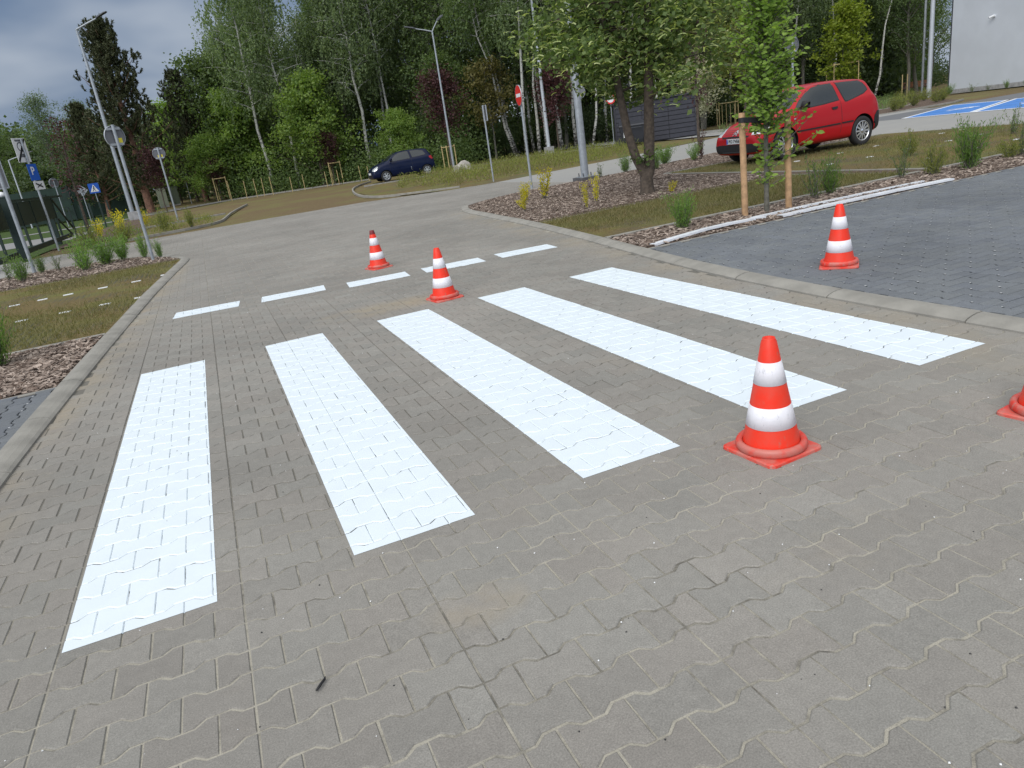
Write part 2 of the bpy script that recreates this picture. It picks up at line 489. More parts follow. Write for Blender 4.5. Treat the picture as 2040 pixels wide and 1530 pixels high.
def inside_np(P, poly):
    x, y = P[:, 0], P[:, 1]; c = np.zeros(len(P), bool); n = len(poly)
    for i in range(n):
        (x1, y1), (x2, y2) = poly[i], poly[i - 1]
        if y1 == y2: continue
        k = ((y1 > y) != (y2 > y)) & (x < (x2 - x1) * (y - y1) / (y2 - y1) + x1)
        c ^= k
    return c

def resample(pts, step):
    pts = [Vector((p[0], p[1])) for p in pts]
    out = [pts[0]]
    for a, b in zip(pts, pts[1:]):
        n = max(1, int(round((b - a).length / step)))
        out += [a.lerp(b, k / n) for k in range(1, n + 1)]
    return out

def smooth_line(pts, it=2):
    pts = [Vector((p[0], p[1])) for p in pts]
    for _ in range(it):
        q = [pts[0]]
        for a, b in zip(pts, pts[1:]): q += [a.lerp(b, .25), a.lerp(b, .75)]
        q.append(pts[-1]); pts = q
    return pts

def offset_line(pts, o):
    out = []
    for i, p in enumerate(pts):
        d = (pts[min(i + 1, len(pts) - 1)] - pts[max(i - 1, 0)]).normalized()
        out.append(p + Vector((d.y, -d.x)) * o)      # o > 0: to the right of travel
    return out

def sweep(name, line, prof, mat, stone=1.0, gap=.009, kind='structure'):
    """prof: (offset to the right, z) points of the section; cut into stones"""
    mb = MB()
    L = [0]
    for a, b in zip(line, line[1:]): L.append(L[-1] + (b - a).length)
    def at(s):
        for i in range(len(line) - 1):
            if s <= L[i + 1] or i == len(line) - 2:
                k = (s - L[i]) / max(1e-9, L[i + 1] - L[i])
                return line[i].lerp(line[i + 1], k)
    n = max(1, int(L[-1] / stone))
    st = L[-1] / n
    for i in range(n):
        s0, s1 = i * st + gap / 2, (i + 1) * st - gap / 2
        sub = [at(s0 + (s1 - s0) * k / 3) for k in range(4)]
        dz = rnd.uniform(-.0025, .0025); do = rnd.uniform(-.002, .002)
        vs, fs = [], []; m = len(prof)
        for k, p in enumerate(sub):
            d = (at(min(L[-1], s0 + (s1 - s0) * k / 3 + .05)) - at(max(0, s0 + (s1 - s0) * k / 3 - .05))).normalized()
            nn = Vector((d.y, -d.x))
            for o, z in prof:
                q = p + nn * (o + do); vs.append((q.x, q.y, z + dz))
        for k in range(3):
            for j in range(m - 1): fs.append((k * m + j, k * m + j + 1, (k + 1) * m + j + 1, (k + 1) * m + j))
        fs.append(tuple(range(m - 1, -1, -1))); fs.append(tuple(3 * m + j for j in range(m)))
        mb.add(vs, fs)
    o = mb.build(name, mat)
    return tag(o, kind=kind)

sheet('ground', [(-400, -60), (400, -60), (400, 500), (-400, 500)], -.06, M['soil'])

# right kerb (road side line, going away from the camera) and the outline of the planted island
KR = smooth_line([(4.82, -12), (4.80, -7), (4.76, -4), (4.73, -2.4), (4.87, -.55), (5.17, 1.23), (5.58, 4.37), (5.82, 7.2), (5.95, 8.8), (6.3, 9.8)], 2)
TIP = smooth_line([(6.3, 9.8), (7.0, 10.6), (8.2, 11.25), (9.6, 11.5), (11.8, 11.75), (13.8, 12.35), (15.8, 13.05), (17.3, 12.7), (18.2, 11.3), (18.6, 9.1), (18.86, 6), (18.9, 2), (18.9, -12)], 2)
KL = smooth_line([(-.66, -12), (-.64, -4), (-.59, -2.04), (-.48, -.08), (-.3, 2.62), (-.05, 5.8), (.29, 9.0), (.33, 9.7), (.08, 10.3)], 2)
TIPL = smooth_line([(.08, 10.3), (-.25, 10.95), (-.8, 12.2), (-1.6, 12.75), (-3.0, 12.8), (-5, 12.5), (-30, 12.5)], 2)

kprof = [(.0, -.05), (.0, .012), (.02, .024), (.06, .036), (.10, .042), (.150, .042), (.156, .038), (.156, -.05)]
sweep('kerb', KR, kprof, M['kerb'])
sweep('kerb', offset_line(KL, 0), [(-o, z) for o, z in kprof][::-1], M['kerb'])
eprof = [(0, -.05), (0, .028), (.005, .032), (.055, .032), (.06, .028), (.06, -.05)]
def edging(pts, h=.0, w=1.0, stone=1.0):
    return sweep('kerb_edging', [Vector(p) for p in resample(pts, .5)], [(o * w, z + (h if z > 0 else 0)) for o, z in eprof], M['kerb'], stone)
sweep('kerb_edging', TIP, [(0, -.05), (0, .012), (.06, .012), (.06, -.05)], M['conc'])
sweep('kerb_edging', TIPL, [(-.06, -.05), (-.06, .012), (0, .012), (0, -.05)], M['conc'])

isl_r = [tuple(p) for p in offset_line(KR, .15)] + [tuple(p) for p in offset_line(TIP, .05)]
isl_r = [p for p in isl_r if p[1] > .36] 
isl_r = [(5.12, .36)] + isl_r + [(18.85, .36)]
sheet('planting_bed_ground', isl_r, .016, M['mulch'])
def kx(y, line, off):     # x of a kerb at height y
    P = offset_line(line, off)
    for a, b in zip(P, P[1:]):
        if (a.y - y) * (b.y - y) <= 0 and a.y != b.y: return a.x + (b.x - a.x) * (y - a.y) / (b.y - a.y)
    return P[0].x
def strip_poly(line, off, y0, y1, xo):
    ys = np.linspace(y0, y1, 10)
    return [(kx(y, line, off), y) for y in ys] + [(xo, y1), (xo, y0)]
sheet('turf_bay_ground', strip_poly(KR, .15, 1.72, 4.42, 10.95), .022, M['turf'])
sheet('turf_bay_ground', [(11.36, 1.72), (18.86, 1.72), (18.62, 8.9), (11.36, 8.9)], .022, M['turf'])
edging([(kx(1.68, KR, .16), 1.68), (10.95, 1.68)], .01, 1.3)
edging([(11.3, 1.66), (18.8, 1.66)], .01, 1.3)
edging([(kx(4.4, KR, .16), 4.46), (10.95, 4.46)], -.008, .8)
edging([(10.95, 4.46), (10.95, 1.72)], -.006)
edging([(11.36, 8.94), (11.36, 1.72)], 0)
edging([(18.6, 8.96), (11.36, 8.96)], 0)
edging([(kx(.42, KR, .16), .42), (18.8, .42)], -.004, .9)

isl_l = [tuple(p) for p in offset_line(KL, -.15)] + [tuple(p) for p in offset_line(TIPL, -.05)]
isl_l = [p for p in isl_l if p[1] > .12]
isl_l = [(-.66, .12)] + isl_l + [(-30, .12)]
sheet('planting_bed_ground', isl_l, .016, M['mulch'])
sheet('turf_bay_ground', strip_poly(KL, -.15, 2.3, 9.5, -30), .022, M['turf'])
edging([(-30, 2.24), (kx(2.24, KL, -.16), 2.24)], .008)
edging([(-30, 9.56), (kx(9.5, KL, -.16), 9.56)], -.01)
edging([(-30, .12), (kx(.1, KL, -.16), .12)], -.004, .9)

# the roads are one sandy sheet under the paving stones
sheet('road', [(-40, -14), (31, -14), (31, 10), (26.4, 22.4), (23.4, 22.3), (18.2, 19.9), (15.2, 18.7), (10.2, 17.2), (8.5, 17.4), (5.7, 18.8), (.4, 18.6), (-3, 18.2), (-40, 18.0)], -.020, M['joint'])
sheet('side_road', [(31, 60), (26, 60), (25.2, 22.4), (23.4, 22.3), (18.2, 19.9), (15.2, 18.7), (10.2, 17.2), (10.2, 11.4), (18.0, 13.0), (18.9, -14), (25.0, -14), (25.0, 17), (31, 17)], -.004, M['road'])
sheet('side_road', [(-40, 18.0), (-40, 12.4), (-3.2, 12.4), (-3.2, 18.2)], -.004, M['road'])

# ---- interlocking paving stones
PITCH, BL, AMP = .1365, .2, .0125
def behaton(x0, x1):
    full = [(0, -1), (.034, -1), (.066, 1), (.134, 1), (.166, -1), (.2, -1)]
    low = []
    def s(x):
        xs = [q[0] for q in full]; 
        return float(np.interp(x, xs, [q[1] for q in full]))
    xs = sorted({x0, x1} | {q[0] for q in full if x0 < q[0] < x1})
    low = [(x, AMP * s(x)) for x in xs]
    top = [(x, PITCH - AMP * s(x)) for x in reversed(xs)]
    return np.array(low + top)
ZIG = 1.12
def inset(P, d):
    """inset with tighter end joints and wider wavy joints"""
    n = len(P); out = np.zeros_like(P)
    def dd(e): return d * (.85 if abs(e[0]) < 1e-6 else ZIG)
    for i in range(n):
        a, b, c = P[i - 1], P[i], P[(i + 1) % n]
        e1, e2 = unit(b - a), unit(c - b)
        n1, n2 = np.array([-e1[1], e1[0]]), np.array([-e2[1], e2[0]])
        det = n1[0] * n2[1] - n1[1] * n2[0]
        if abs(det) < .05: out[i] = b + n1 * dd(e1); continue
        d1, d2 = dd(e1), dd(e2)
        out[i] = b + np.array([(d1 * n2[1] - d2 * n1[1]) / det, (d2 * n1[0] - d1 * n2[0]) / det])
    return out
def paver_template(x0, x1, joint=.0033, bev=.0030):
    P = behaton(x0, x1); a = inset(P, joint); b = inset(P, joint + bev)
    n = len(P); cx = (x0 + x1) / 2
    V = np.concatenate([np.c_[b, np.zeros(n)], np.c_[a, np.full(n, -.0032)], np.c_[a, np.full(n, -.03)]])
    V[:, 0] -= cx; V[:, 1] -= PITCH / 2
    return V, n, cx
TPL = {'f': paver_template(0, .2), 'l': paver_template(0, .1), 'r': paver_template(.1, .2)}

def lay(x0, x1, y0, y1, ox, seam=True):
    """course layout: list of (kind, cx, cy)"""
    out = []
    for j in range(int((y1 - y0) / PITCH) + 1):
        cy = y0 + (j + .5) * PITCH
        k0 = int(math.floor((x0 - ox) / .6)) - 1
        for s in range(k0, int((x1 - ox) / .6) + 2):
            bx = ox + s * .6
            if j % 2 == 0: it = [('f', .1), ('f', .3), ('f', .5)]
            else: it = [('r', .05), ('f', .2), ('f', .4), ('l', .55)]
            for k, dx in it:
                if x0 <= bx + dx <= x1: out.append((k, bx + dx, cy))
    return out

def paver_arrays(items, rot90=False, tilt=.0024, lift=.0006):
    """world vertex arrays per template kind"""
    res = {}
    for k in 'flr':
        S = np.array([(a, b) for q, a, b in items if q == k]).reshape(-1, 2)
        if not len(S): continue
        V, n, cx = TPL[k]
        rs = np.random.RandomState(len(S))
        tx, ty = rs.normal(0, tilt, (2, len(S), 1)); dz = rs.normal(0, lift, (len(S), 1))
        X = np.broadcast_to(V[None, :, 0], (len(S), len(V))); Y = np.broadcast_to(V[None, :, 1], (len(S), len(V)))
        Z = V[None, :, 2] + X * tx + Y * ty + dz
        ang = rs.normal(0, .006, (len(S), 1)); jx = rs.normal(0, .0006, (2, len(S), 1))
        Xr = X - Y * ang + S[:, :1] + jx[0]; Yr = Y + X * ang + S[:, 1:] + jx[1]
        A = np.stack([-Yr, Xr, Z] if rot90 else [Xr, Yr, Z], -1)
        res[k] = (A, n)
    return res

def paver_mesh(name, res, mat):
    Vs, lv, ls, lt = [], [], [], []
    b = 0; st = 0
    for k, (A, n) in res.items():
        N = len(A); Vs.append(A.reshape(-1, 3))
        base = (b + np.arange(N) * 3 * n)[:, None]
        idx = [np.arange(n)] + [np.array([i + n, (i + 1) % n + n, (i + 1) % n, i]) for i in range(n)] + [np.array([i + 2 * n, (i + 1) % n + 2 * n, (i + 1) % n + n, i + n]) for i in range(n)]
        flat = np.concatenate(idx); tot = np.array([len(q) for q in idx])
        lv.append((base + flat[None]).ravel()); lt.append(np.tile(tot, N)); b += N * 3 * n
    V = np.concatenate(Vs); lv = np.concatenate(lv).astype(np.int32); lt = np.concatenate(lt).astype(np.int32)
    me = bpy.data.meshes.new(name)
    me.vertices.add(len(V)); me.vertices.foreach_set('co', V.astype(np.float32).ravel())
    me.loops.add(len(lv)); me.loops.foreach_set('vertex_index', lv)
    me.polygons.add(len(lt)); me.polygons.foreach_set('loop_start', np.concatenate([[0], np.cumsum(lt)[:-1]]).astype(np.int32)); me.polygons.foreach_set('loop_total', lt)
    me.materials.append(mat); me.update(calc_edges=True); me.validate()
    me.polygons.foreach_set('use_smooth', np.zeros(len(me.polygons), bool)); me.update()
    return me

road_poly = [tuple(p) for p in offset_line(KL, -.03)] + [tuple(p) for p in offset_line(TIPL, 0)][:22] + [(-3.2, 12.7), (-3.2, 18.0), (.4, 18.5), (5.7, 18.7), (8.5, 17.3), (10.2, 17.1), (10.2, 11.5)] + [tuple(p) for p in TIP[::-1] if p[0] < 10.0] + [tuple(p) for p in offset_line(KR, .03)][::-1]
PAVE = [q for q in lay(-3.4, 10.4, -7.3, 18.6, -.012) if inside((q[1], q[2]), road_poly) and (q[2] > -6.9)]
PR = paver_arrays(PAVE)
o = link('road_paving', paver_mesh('road_paving', PR, M['paver'])); tag(o, kind='structure')
# sand in the joints
sheet('road_joint_ground', road_poly, -.0036, M['joint'])

dark_r = [tuple(p) for p in offset_line(KR, .15) if p[1] < .3] + [(kx(.40, KR, .15), .40), (18.85, .40), (18.85, -12)]
D1 = [q for q in lay(-7, .42, -19, -4.6, 0) if inside((-q[2], q[1]), dark_r) and -q[2] < 14]
sheet('dark_bay_ground', dark_r, .018, M['joint_dark'])
TPL0 = TPL; TPL = {'f': paver_template(0, .2, .0045, .004), 'l': paver_template(0, .1, .0045, .004), 'r': paver_template(.1, .2, .0045, .004)}
arr = paver_arrays(D1, True)
for k in arr: arr[k][0][..., 2] += .030
o = link('dark_bay_paving', paver_mesh('dark_bay_paving', arr, M['paver_dark'])); tag(o, kind='structure')
dark_l = [(-6, -5), (-6, .10)] + [(kx(.1, KL, -.15), .1)] + [tuple(p) for p in offset_line(KL, -.15) if p[1] < .1][::-1]
D2 = [q for q in lay(-5, .1, .5, 6, 0) if inside((-q[2], q[1]), dark_l)]
sheet('dark_bay_ground', [(-30, -12), (-30, .1), (kx(.1, KL, -.15), .1)] + [tuple(p) for p in offset_line(KL, -.15) if p[1] < .1][::-1], .018, M['joint_dark'])
arr2 = paver_arrays(D2, True)
for k in arr2: arr2[k][0][..., 2] += .030
TPL = TPL0
o = link('dark_bay_paving', paver_mesh('dark_bay_paving', arr2, M['paver_dark'])); tag(o, kind='structure')
# little plugs of light sand at the corners of the dark stones
mb = MB()
for k in 'f':
    for q in D1:
        if q[0] == 'f' and rnd.random() < .8:
            x, y = -(q[2] + PITCH / 2 + .004), q[1] + rnd.uniform(-.006, .006)
            if inside((-x if x < 0 else x, y), dark_r) or True:
                r = rnd.uniform(.005, .0085)
                X = -(q[2] - PITCH / 2)
                mb.add([(X + r * math.cos(a) * 1.1, y + .05 + r * math.sin(a), .0316) for a in (0, 1.05, 2.1, 3.14, 4.2, 5.2)], [(0, 1, 2, 3, 4, 5)])
for q in D2:
    if q[0] == 'f' and rnd.random() < .5:
        X = -(q[2] - PITCH / 2); r = .008
        mb.add([(X + r * math.cos(a), q[1] + .05 + r * math.sin(a), .0316) for a in (0, 1.05, 2.1, 3.14, 4.2, 5.2)], [(0, 1, 2, 3, 4, 5)])
M['sandspot'] = simple('pale_sand', (.52, .53, .54), .9)
tag(mb.build('sand', M['sandspot']), kind='stuff')

# ---- painted stripes: the paint lies on the stones and follows their joints
ZIG = 1.5
TPL = {'f': paver_template(0, .2, .0013, .0035), 'l': paver_template(0, .1, .0013, .0035), 'r': paver_template(.1, .2, .0013, .0035)}
PP = paver_arrays(PAVE)
TPL = TPL0
def painted(name, x0, x1, y0, y1, label, cat, group, rz=0.0, lift=.0013):
    cx, cy = (x0 + x1) / 2, (y0 + y1) / 2
    bm = bmesh.new()
    rad = max(x1 - x0, y1 - y0)
    for k, (A, n) in PP.items():
        cc = A.mean(1)
        sel = np.nonzero((np.abs(cc[:, 0] - cx) < (x1 - x0) / 2 + .5) & (np.abs(cc[:, 1] - cy) < (y1 - y0) / 2 + .5))[0]
        for i in sel:
            P = A[i]
            vs = [bm.verts.new((p[0], p[1], p[2] + lift)) for p in P]
            bm.faces.new(vs[:n])
            for a in range(n):
                b = (a + 1) % n
                bm.faces.new((vs[a + n], vs[b + n], vs[b], vs[a]))
                bm.faces.new((vs[a + 2 * n], vs[b + 2 * n], vs[b + n], vs[a + n]))
    # paint that has run down into the joints
    for f in bm.faces: f.material_index = 0
    nx, ny = 2, 2
    vs = [bm.verts.new((cx + a * ((x1 - x0) / 2 + .3), cy + b * ((y1 - y0) / 2 + .3), -.0026)) for a, b in ((-1, -1), (1, -1), (1, 1), (-1, 1))]
    f = bm.faces.new(vs); f.material_index = 1
    Rm = Matrix.Rotation(rz, 3, 'Z')
    for nrm, off in (((1, 0, 0), (x1 - x0) / 2), ((-1, 0, 0), (x1 - x0) / 2), ((0, 1, 0), (y1 - y0) / 2), ((0, -1, 0), (y1 - y0) / 2)):
        nv = Rm @ Vector(nrm)
        bmesh.ops.bisect_plane(bm, geom=bm.verts[:] + bm.edges[:] + bm.faces[:], plane_co=Vector((cx, cy, 0)) + nv * off, plane_no=nv, clear_outer=True)
    me = bpy.data.meshes.new(name); bm.to_mesh(me); bm.free()
    me.materials.append(M['paint']); me.materials.append(M['paint_in'])
    o = link(name, me)
    return tag(o, label, cat, group)

ZL = ['long white zebra bar beside the kerb of turf bay and bark, far from every cone',
      'second white zebra bar, between the kerbside bar and the middle bar',
      'middle white zebra bar with two bars on either side of it',
      'white zebra bar whose near end lies behind the big near cone',
      'white zebra bar closest to the dark graphite parking bay']
for i in range(5):
    painted('zebra_bar', i, i + .4995, -3.953, 0, ZL[i], 'road marking', 'white bars of the zebra crossing')
DL = ['short white dash at the end of the line by the turf bay kerb',
      'short white dash, second along the line from the turf bay kerb',
      'short white dash in the middle of the line, in front of the scuffed cone',
      'short white dash partly hidden behind the clean middle cone',
      'short white dash at the end of the line by the wide mulch bed']
DX = [(.19, .92, 2.38, 2.9), (1.17, 1.92, 2.26, 2.76), (2.17, 2.91, 2.02, 2.52), (3.11, 3.87, 1.93, 2.43), (4.09, 4.84, 1.86, 2.36)]
for i, (a, b, c, e) in enumerate(DX):
    cx, cy = (a + b) / 2, (c + e) / 2
    painted('give_way_dash', a, b, cy - .20, cy + .20, DL[i], 'road marking', 'white dashes of the stop line', -.09)

# blue disabled bays with white lines
def paint_sheet(name, poly, z, mat, label, cat, group=None):
    o = MB().prism(poly, z - .003, z).build(name, mat); return tag(o, label, cat, group)
sheet('walkway', [(25.0, -14), (60, -14), (60, 17), (25.0, 17)], -.002, M['asphalt'])
for (y0, y1, lab) in ((11.05, 13.75, 'blue painted parking bay beside the red car, with white border lines'), (8.34, 11.04, 'blue painted parking bay farther from the bark bed, with white border lines')):
    # the bays lie at an angle to the road
    e = empty('disabled_bay', (25.1, y0, .006), 0, lab, 'parking bay', 'blue parking bays')
    W_ = y1 - y0; ax = Vector((5.9, 2.75)); fx = Vector((1.3, -2.1))
    q = lambda a, b: (ax.x * a + .0 * b + 0.35 * b * a, ax.y * a + W_ * b )
    MB().prism([q(0, 0), q(1, 0), q(1, 1), q(0, 1)], -.004, 0).build('blue_field', M['blue'], e)
    mb = MB()
    for k, (a0, b0, a1, b1) in enumerate(((0, 0, 1, .05), (0, .95, 1, 1), (-.004, 0, .02, 1), (.98, 0, 1.004, 1))):
        mb.prism([q(a0, b0), q(a1, b0), q(a1, b1), q(a0, b1)], -.003, .003 + .001 * (k > 1))
    mb.build('border_line', M['white'], e)
    mb = MB()
    c0 = Vector(q(.45, .5))
    n = 20
    for k in range(n):
        t0, t1 = -2.6 + 3.8 * k / n, -2.6 + 3.8 * (k + 1) / n
        mb.add([(c0.x + r * math.cos(tt), c0.y + r * math.sin(tt), .0045) for r, tt in ((.42, t0), (.56, t0), (.56, t1), (.42, t1))], [(0, 1, 2, 3)])
    for x0_, y0_, x1_, y1_, zz_ in ((-.6, -.15, .5, -.02, .005), (.45, -.5, .6, 0, .006)):
        mb.prism([(c0.x + x0_, c0.y + y0_), (c0.x + x1_, c0.y + y0_), (c0.x + x1_, c0.y + y1_), (c0.x + x0_, c0.y + y1_)], -.002, zz_)
    mb.build('wheelchair_mark', M['white'], e)
# ------------------------------------------------------------------ traffic cones
def rounded_rect(w, h, r, n=5):
    out = []
    for cx, cy, a0 in ((w / 2 - r, h / 2 - r, 0), (-w / 2 + r, h / 2 - r, 90), (-w / 2 + r, -h / 2 + r, 180), (w / 2 - r, -h / 2 + r, 270)):
        for k in range(n + 1):
            a = R(a0 + 90 * k / n); out.append((cx + r * math.cos(a), cy + r * math.sin(a)))
    return out
def make_cone():
    e = empty('traffic_cone')
    mb = MB()
    def rr(z): return .119 + (.028 - .119) * (z - .03) / .47
    # foot plate with a soft top edge
    pl0, pl1, pl2 = rounded_rect(.30, .30, .03), rounded_rect(.298, .298, .03), rounded_rect(.284, .284, .026)
    n = len(pl0)
    vs = [(x, y, 0) for x, y in pl0] + [(x, y, .011) for x, y in pl1] + [(x, y, .016) for x, y in pl2]
    fs = [(i + a * n, (i + 1) % n + a * n, (i + 1) % n + (a + 1) * n, i + (a + 1) * n) for a in (0, 1) for i in range(n)] + [tuple(2 * n + i for i in range(n)), tuple(range(n - 1, -1, -1))]
    mb.add(vs, fs)
    mb.build('foot_plate', M['cone_base'], e)
    mb = MB()
    mb.lathe([(.118, .012), (.138, .014), (.147, .024), (.147, .040), (.142, .050), (.132, .054), (.122, .050), (.118, .045)], 48)
    mb.build('foot_ring', M['cone_base'], e)
    mb = MB()
    zs = [.03, .12, .21, .305, .40, .485, .495, .5]
    mb.lathe([(rr(z) - (.0 if z < .49 else .003), z) for z in zs] + [(rr(.5) - .011, .499), (rr(.5) - .012, .44)], 48)
    mb.build('cone_body', M['cone_red'], e)
    for a, b in ((.123, .214), (.308, .402)):
        m2 = MB().lathe([(rr(a) - .001, a - .001), (rr(a) + .0016, a), (rr(b) + .0016, b), (rr(b) - .001, b + .001)], 48)
        m2.build('reflective_band', M['cone_band'], e)
    return e
CONES = [((2.78, -4.22, 0), 4, 0, 'traffic cone beside the near end of a zebra bar, largest whole cone'),
         ((5.50, -2.0, .031), 42, 0, 'traffic cone standing on the dark graphite parking bay'),
         ((2.77, .32, 0), 8, 0, 'clean traffic cone beyond the zebra bars, in front of a white dash'),
         ((2.77, 3.2, 0), 14, 3.0, 'scuffed traffic cone with dark dirty tip, behind the white dashes'),
         ((3.862, -4.685, 0), 8, 0, 'traffic cone cut off by the picture edge, on plain grey paving')]
cone0 = make_cone()
for i, (p, rz, tilt, lab) in enumerate(CONES):
    o = cone0 if i == 0 else copy_tree(cone0)
    o.location = p; o.rotation_euler = (0, R(tilt) * 0, R(rz))
    tag(o, lab, 'traffic cone', 'red and white traffic cones')
    if i == 3:
        rr = lambda z: .119 + (.028 - .119) * (z - .03) / .47
        m2 = MB().lathe([(rr(.45), .45), (rr(.455) + .0012, .455), (rr(.495) + .0012, .495), (rr(.499), .501), (.012, .501)], 40)
        MT = cone_mat('cone_tip_dirty', (.32, .02, .02), .9, (.06, .03, .035), .2)
        c = m2.build('dirty_tip', MT, o); c['label'] = 'dark dirty tip of the cone'

# ------------------------------------------------------------------ white straightedge boards along the bed
def board(pts, w, th, lab):
    """long flat painted metal strip with a turned down edge, lying over the bark"""
    P = [Vector(p) for p in pts]
    Q = []
    for a, b in zip(P, P[1:]): Q += [a.lerp(b, k / 6) for k in range(6)]
    Q.append(P[-1])
    mb = MB(); vs, fs = [], []
    for i, p in enumerate(Q):
        d = (Q[min(i + 1, len(Q) - 1)] - Q[max(i - 1, 0)]); d.z = 0; d.normalize(); s = Vector((d.y, -d.x, 0))
        for o, z in ((-w / 2, 0), (-w / 2, th), (w / 2, th), (w / 2, -.012), (w / 2 - .004, -.012), (w / 2 - .004, th - .004), (-w / 2 + .004, th - .004), (-w / 2 + .004, 0)):
            q = p + s * o; vs.append((q.x, q.y, q.z + z))
    m = 8
    for i in range(len(Q) - 1):
        for k in range(m): fs.append((i * m + k, i * m + (k + 1) % m, (i + 1) * m + (k + 1) % m, (i + 1) * m + k))
    fs += [tuple(range(m)), tuple((len(Q) - 1) * m + k for k in range(m - 1, -1, -1))]
    mb.add(vs, fs)
    o = mb.build('marking_board', M['board'])
    return tag(o, lab, 'board', 'white boards lying along the bed')
M['board'] = simple('board_white', (.74, .77, .82), .35, var=.1, vscale=2.5)
board([(5.36, .535, .03), (5.75, .60, .045), (6.2, .66, .055), (6.6, .71, .05), (7.15, .755, .03)], .085, .012, 'short white board with a scuffed grey end, lying on bark near the road kerb')
board([(7.03, .84, .03), (8.0, .85, .035), (9.0, .845, .035), (10.0, .82, .03)], .06, .012, 'long thin white board on bark, farther from the graphite bay')
board([(7.23, .555, .036), (8.2, .555, .042), (9.2, .545, .042), (10.15, .52, .036)], .11, .012, 'long wide white board lying along the edge of the graphite bay')

# ------------------------------------------------------------------ trees
def tube_np(paths, n=5):
    """paths: list of (points, radii)"""
    mb = MB()
    for P, r in paths: mb.tube(P, r, n, cap=False)
    return mb

def clusters(cent, per, sig, rng, l, w, up=.5, droop=None):
    """leaves scattered about the centres"""
    N = len(cent)
    c = np.repeat(cent, per, 0) + rng.normal(0, 1, (N * per, 3)) * np.repeat(np.broadcast_to(np.asarray(sig, float).reshape(-1, 1) if np.ndim(sig) else np.full((N, 1), sig), (N, 1)), per, 0) * np.array([1, 1, .75])
    d = unit(rng.normal(0, 1, c.shape) * np.array([1, 1, .6]) + (np.array([0, 0, -.35]) if droop is None else droop))
    n = unit(rng.normal(0, 1, c.shape) + np.array([0, 0, up * 2]))
    L = l * rng.uniform(.7, 1.3, len(c)); W = w * rng.uniform(.75, 1.25, len(c))
    return leaf_quads(c, d, n, L, W)

def join(parts):
    V, F, b = [], [], 0
    for v, f in parts: V.append(v); F.append(f + b); b += len(v)
    return np.concatenate(V), np.concatenate(F)

def broad_tree(seed, H, cr, base, nl=26, per=38, l=.17, w=.11, sig=.32, trunk_r=.12, lean=(0, 0), sub=5, droop_strands=False, top=.95, upang=.6, shape='oval', twig_n=4):
    rng = np.random.RandomState(seed); rd = random.Random(seed)
    paths = []
    K = 7
    tp = []
    for k in range(K + 1):
        q = k / K
        tp.append(Vector((lean[0] * q * H + rd.gauss(0, .02) * H * .4 * (0 < k), lean[1] * q * H + rd.gauss(0, .02) * H * .4 * (0 < k), q * H * top)))
    rad = [trunk_r * (1.25 if k == 0 else 1) * (1 - .9 * (k / K) ** .9) + .012 for k in range(K + 1)]
    paths.append((tp, rad))
    def tpos(q):
        q = min(max(q, 0), .999) * K; i = int(q); return tp[i].lerp(tp[i + 1], q - i)
    cent = []; strands = []
    for i in range(nl):
        q = base + (1 - base) * ((i + .5) / nl) ** .9 * .97
        a = i * 2.39996 + rd.uniform(-.4, .4)
        hh = (q - base) / (1 - base)
        if shape == 'oval': ln = cr * math.sin(math.pi * min(1, (hh * .82 + .16))) ** .7
        elif shape == 'cone': ln = cr * (1 - hh) ** .8 + .15
        elif shape == 'full': ln = cr * (1 - hh ** 2.2) ** .7 + .2
        else: ln = cr * (.55 + .45 * math.sin(math.pi * hh))
        ln *= rd.uniform(.7, 1.15)
        up = upang + rd.uniform(-.2, .25)
        p0 = tpos(q * .985)
        P = [p0]; d = Vector((math.cos(a), math.sin(a), up)).normalized()
        for s in range(3):
            d = (d + Vector((rd.gauss(0, .15), rd.gauss(0, .15), .08 if not droop_strands else -.14))).normalized()
            P.append(P[-1] + d * ln / 3)
        r0 = max(.012, trunk_r * .42 * (1 - q * .7))
        paths.append((P, [r0, r0 * .7, r0 * .45, r0 * .15]))
        for s in range(sub):
            k = rd.uniform(.35, 1.05); j = min(2, int(k * 3)); b = P[j].lerp(P[j + 1], min(1.2, k * 3 - j))
            off = Vector((rd.gauss(0, .22), rd.gauss(0, .22), rd.gauss(0, .16))) * ln
            c = b + off
            cent.append(tuple(c))
            if s < twig_n: paths.append(([b, b.lerp(c, .5) + Vector((0, 0, .03)), c], [r0 * .3, r0 * .2, .004]))
    cent = np.array(cent)
    if droop_strands:
        rep = 4
        c2 = np.repeat(cent, rep, 0) + rng.normal(0, .28, (len(cent) * rep, 3))
        per2 = max(4, per // rep)
        ln = rng.uniform(.5, 1.5, len(c2))
        tt = rng.uniform(0, 1, (len(c2), per2, 1))
        pos = c2[:, None, :] + np.concatenate([rng.normal(0, .05, (len(c2), per2, 2)) + tt * rng.normal(0, .22, (len(c2), 1, 2)), -tt * ln[:, None, None]], -1)
        pos = pos.reshape(-1, 3)
        d = unit(rng.normal(0, .6, pos.shape) + np.array([0, 0, -1.0])); n = unit(rng.normal(0, 1, pos.shape))
        V, F = leaf_quads(pos, d, n, l * rng.uniform(.7, 1.3, len(pos)), w * rng.uniform(.7, 1.3, len(pos)))
    else:
        V, F = clusters(cent, per, sig * rng.uniform(.6, 1.3, len(cent)), rng, l, w)
    return paths, V, F

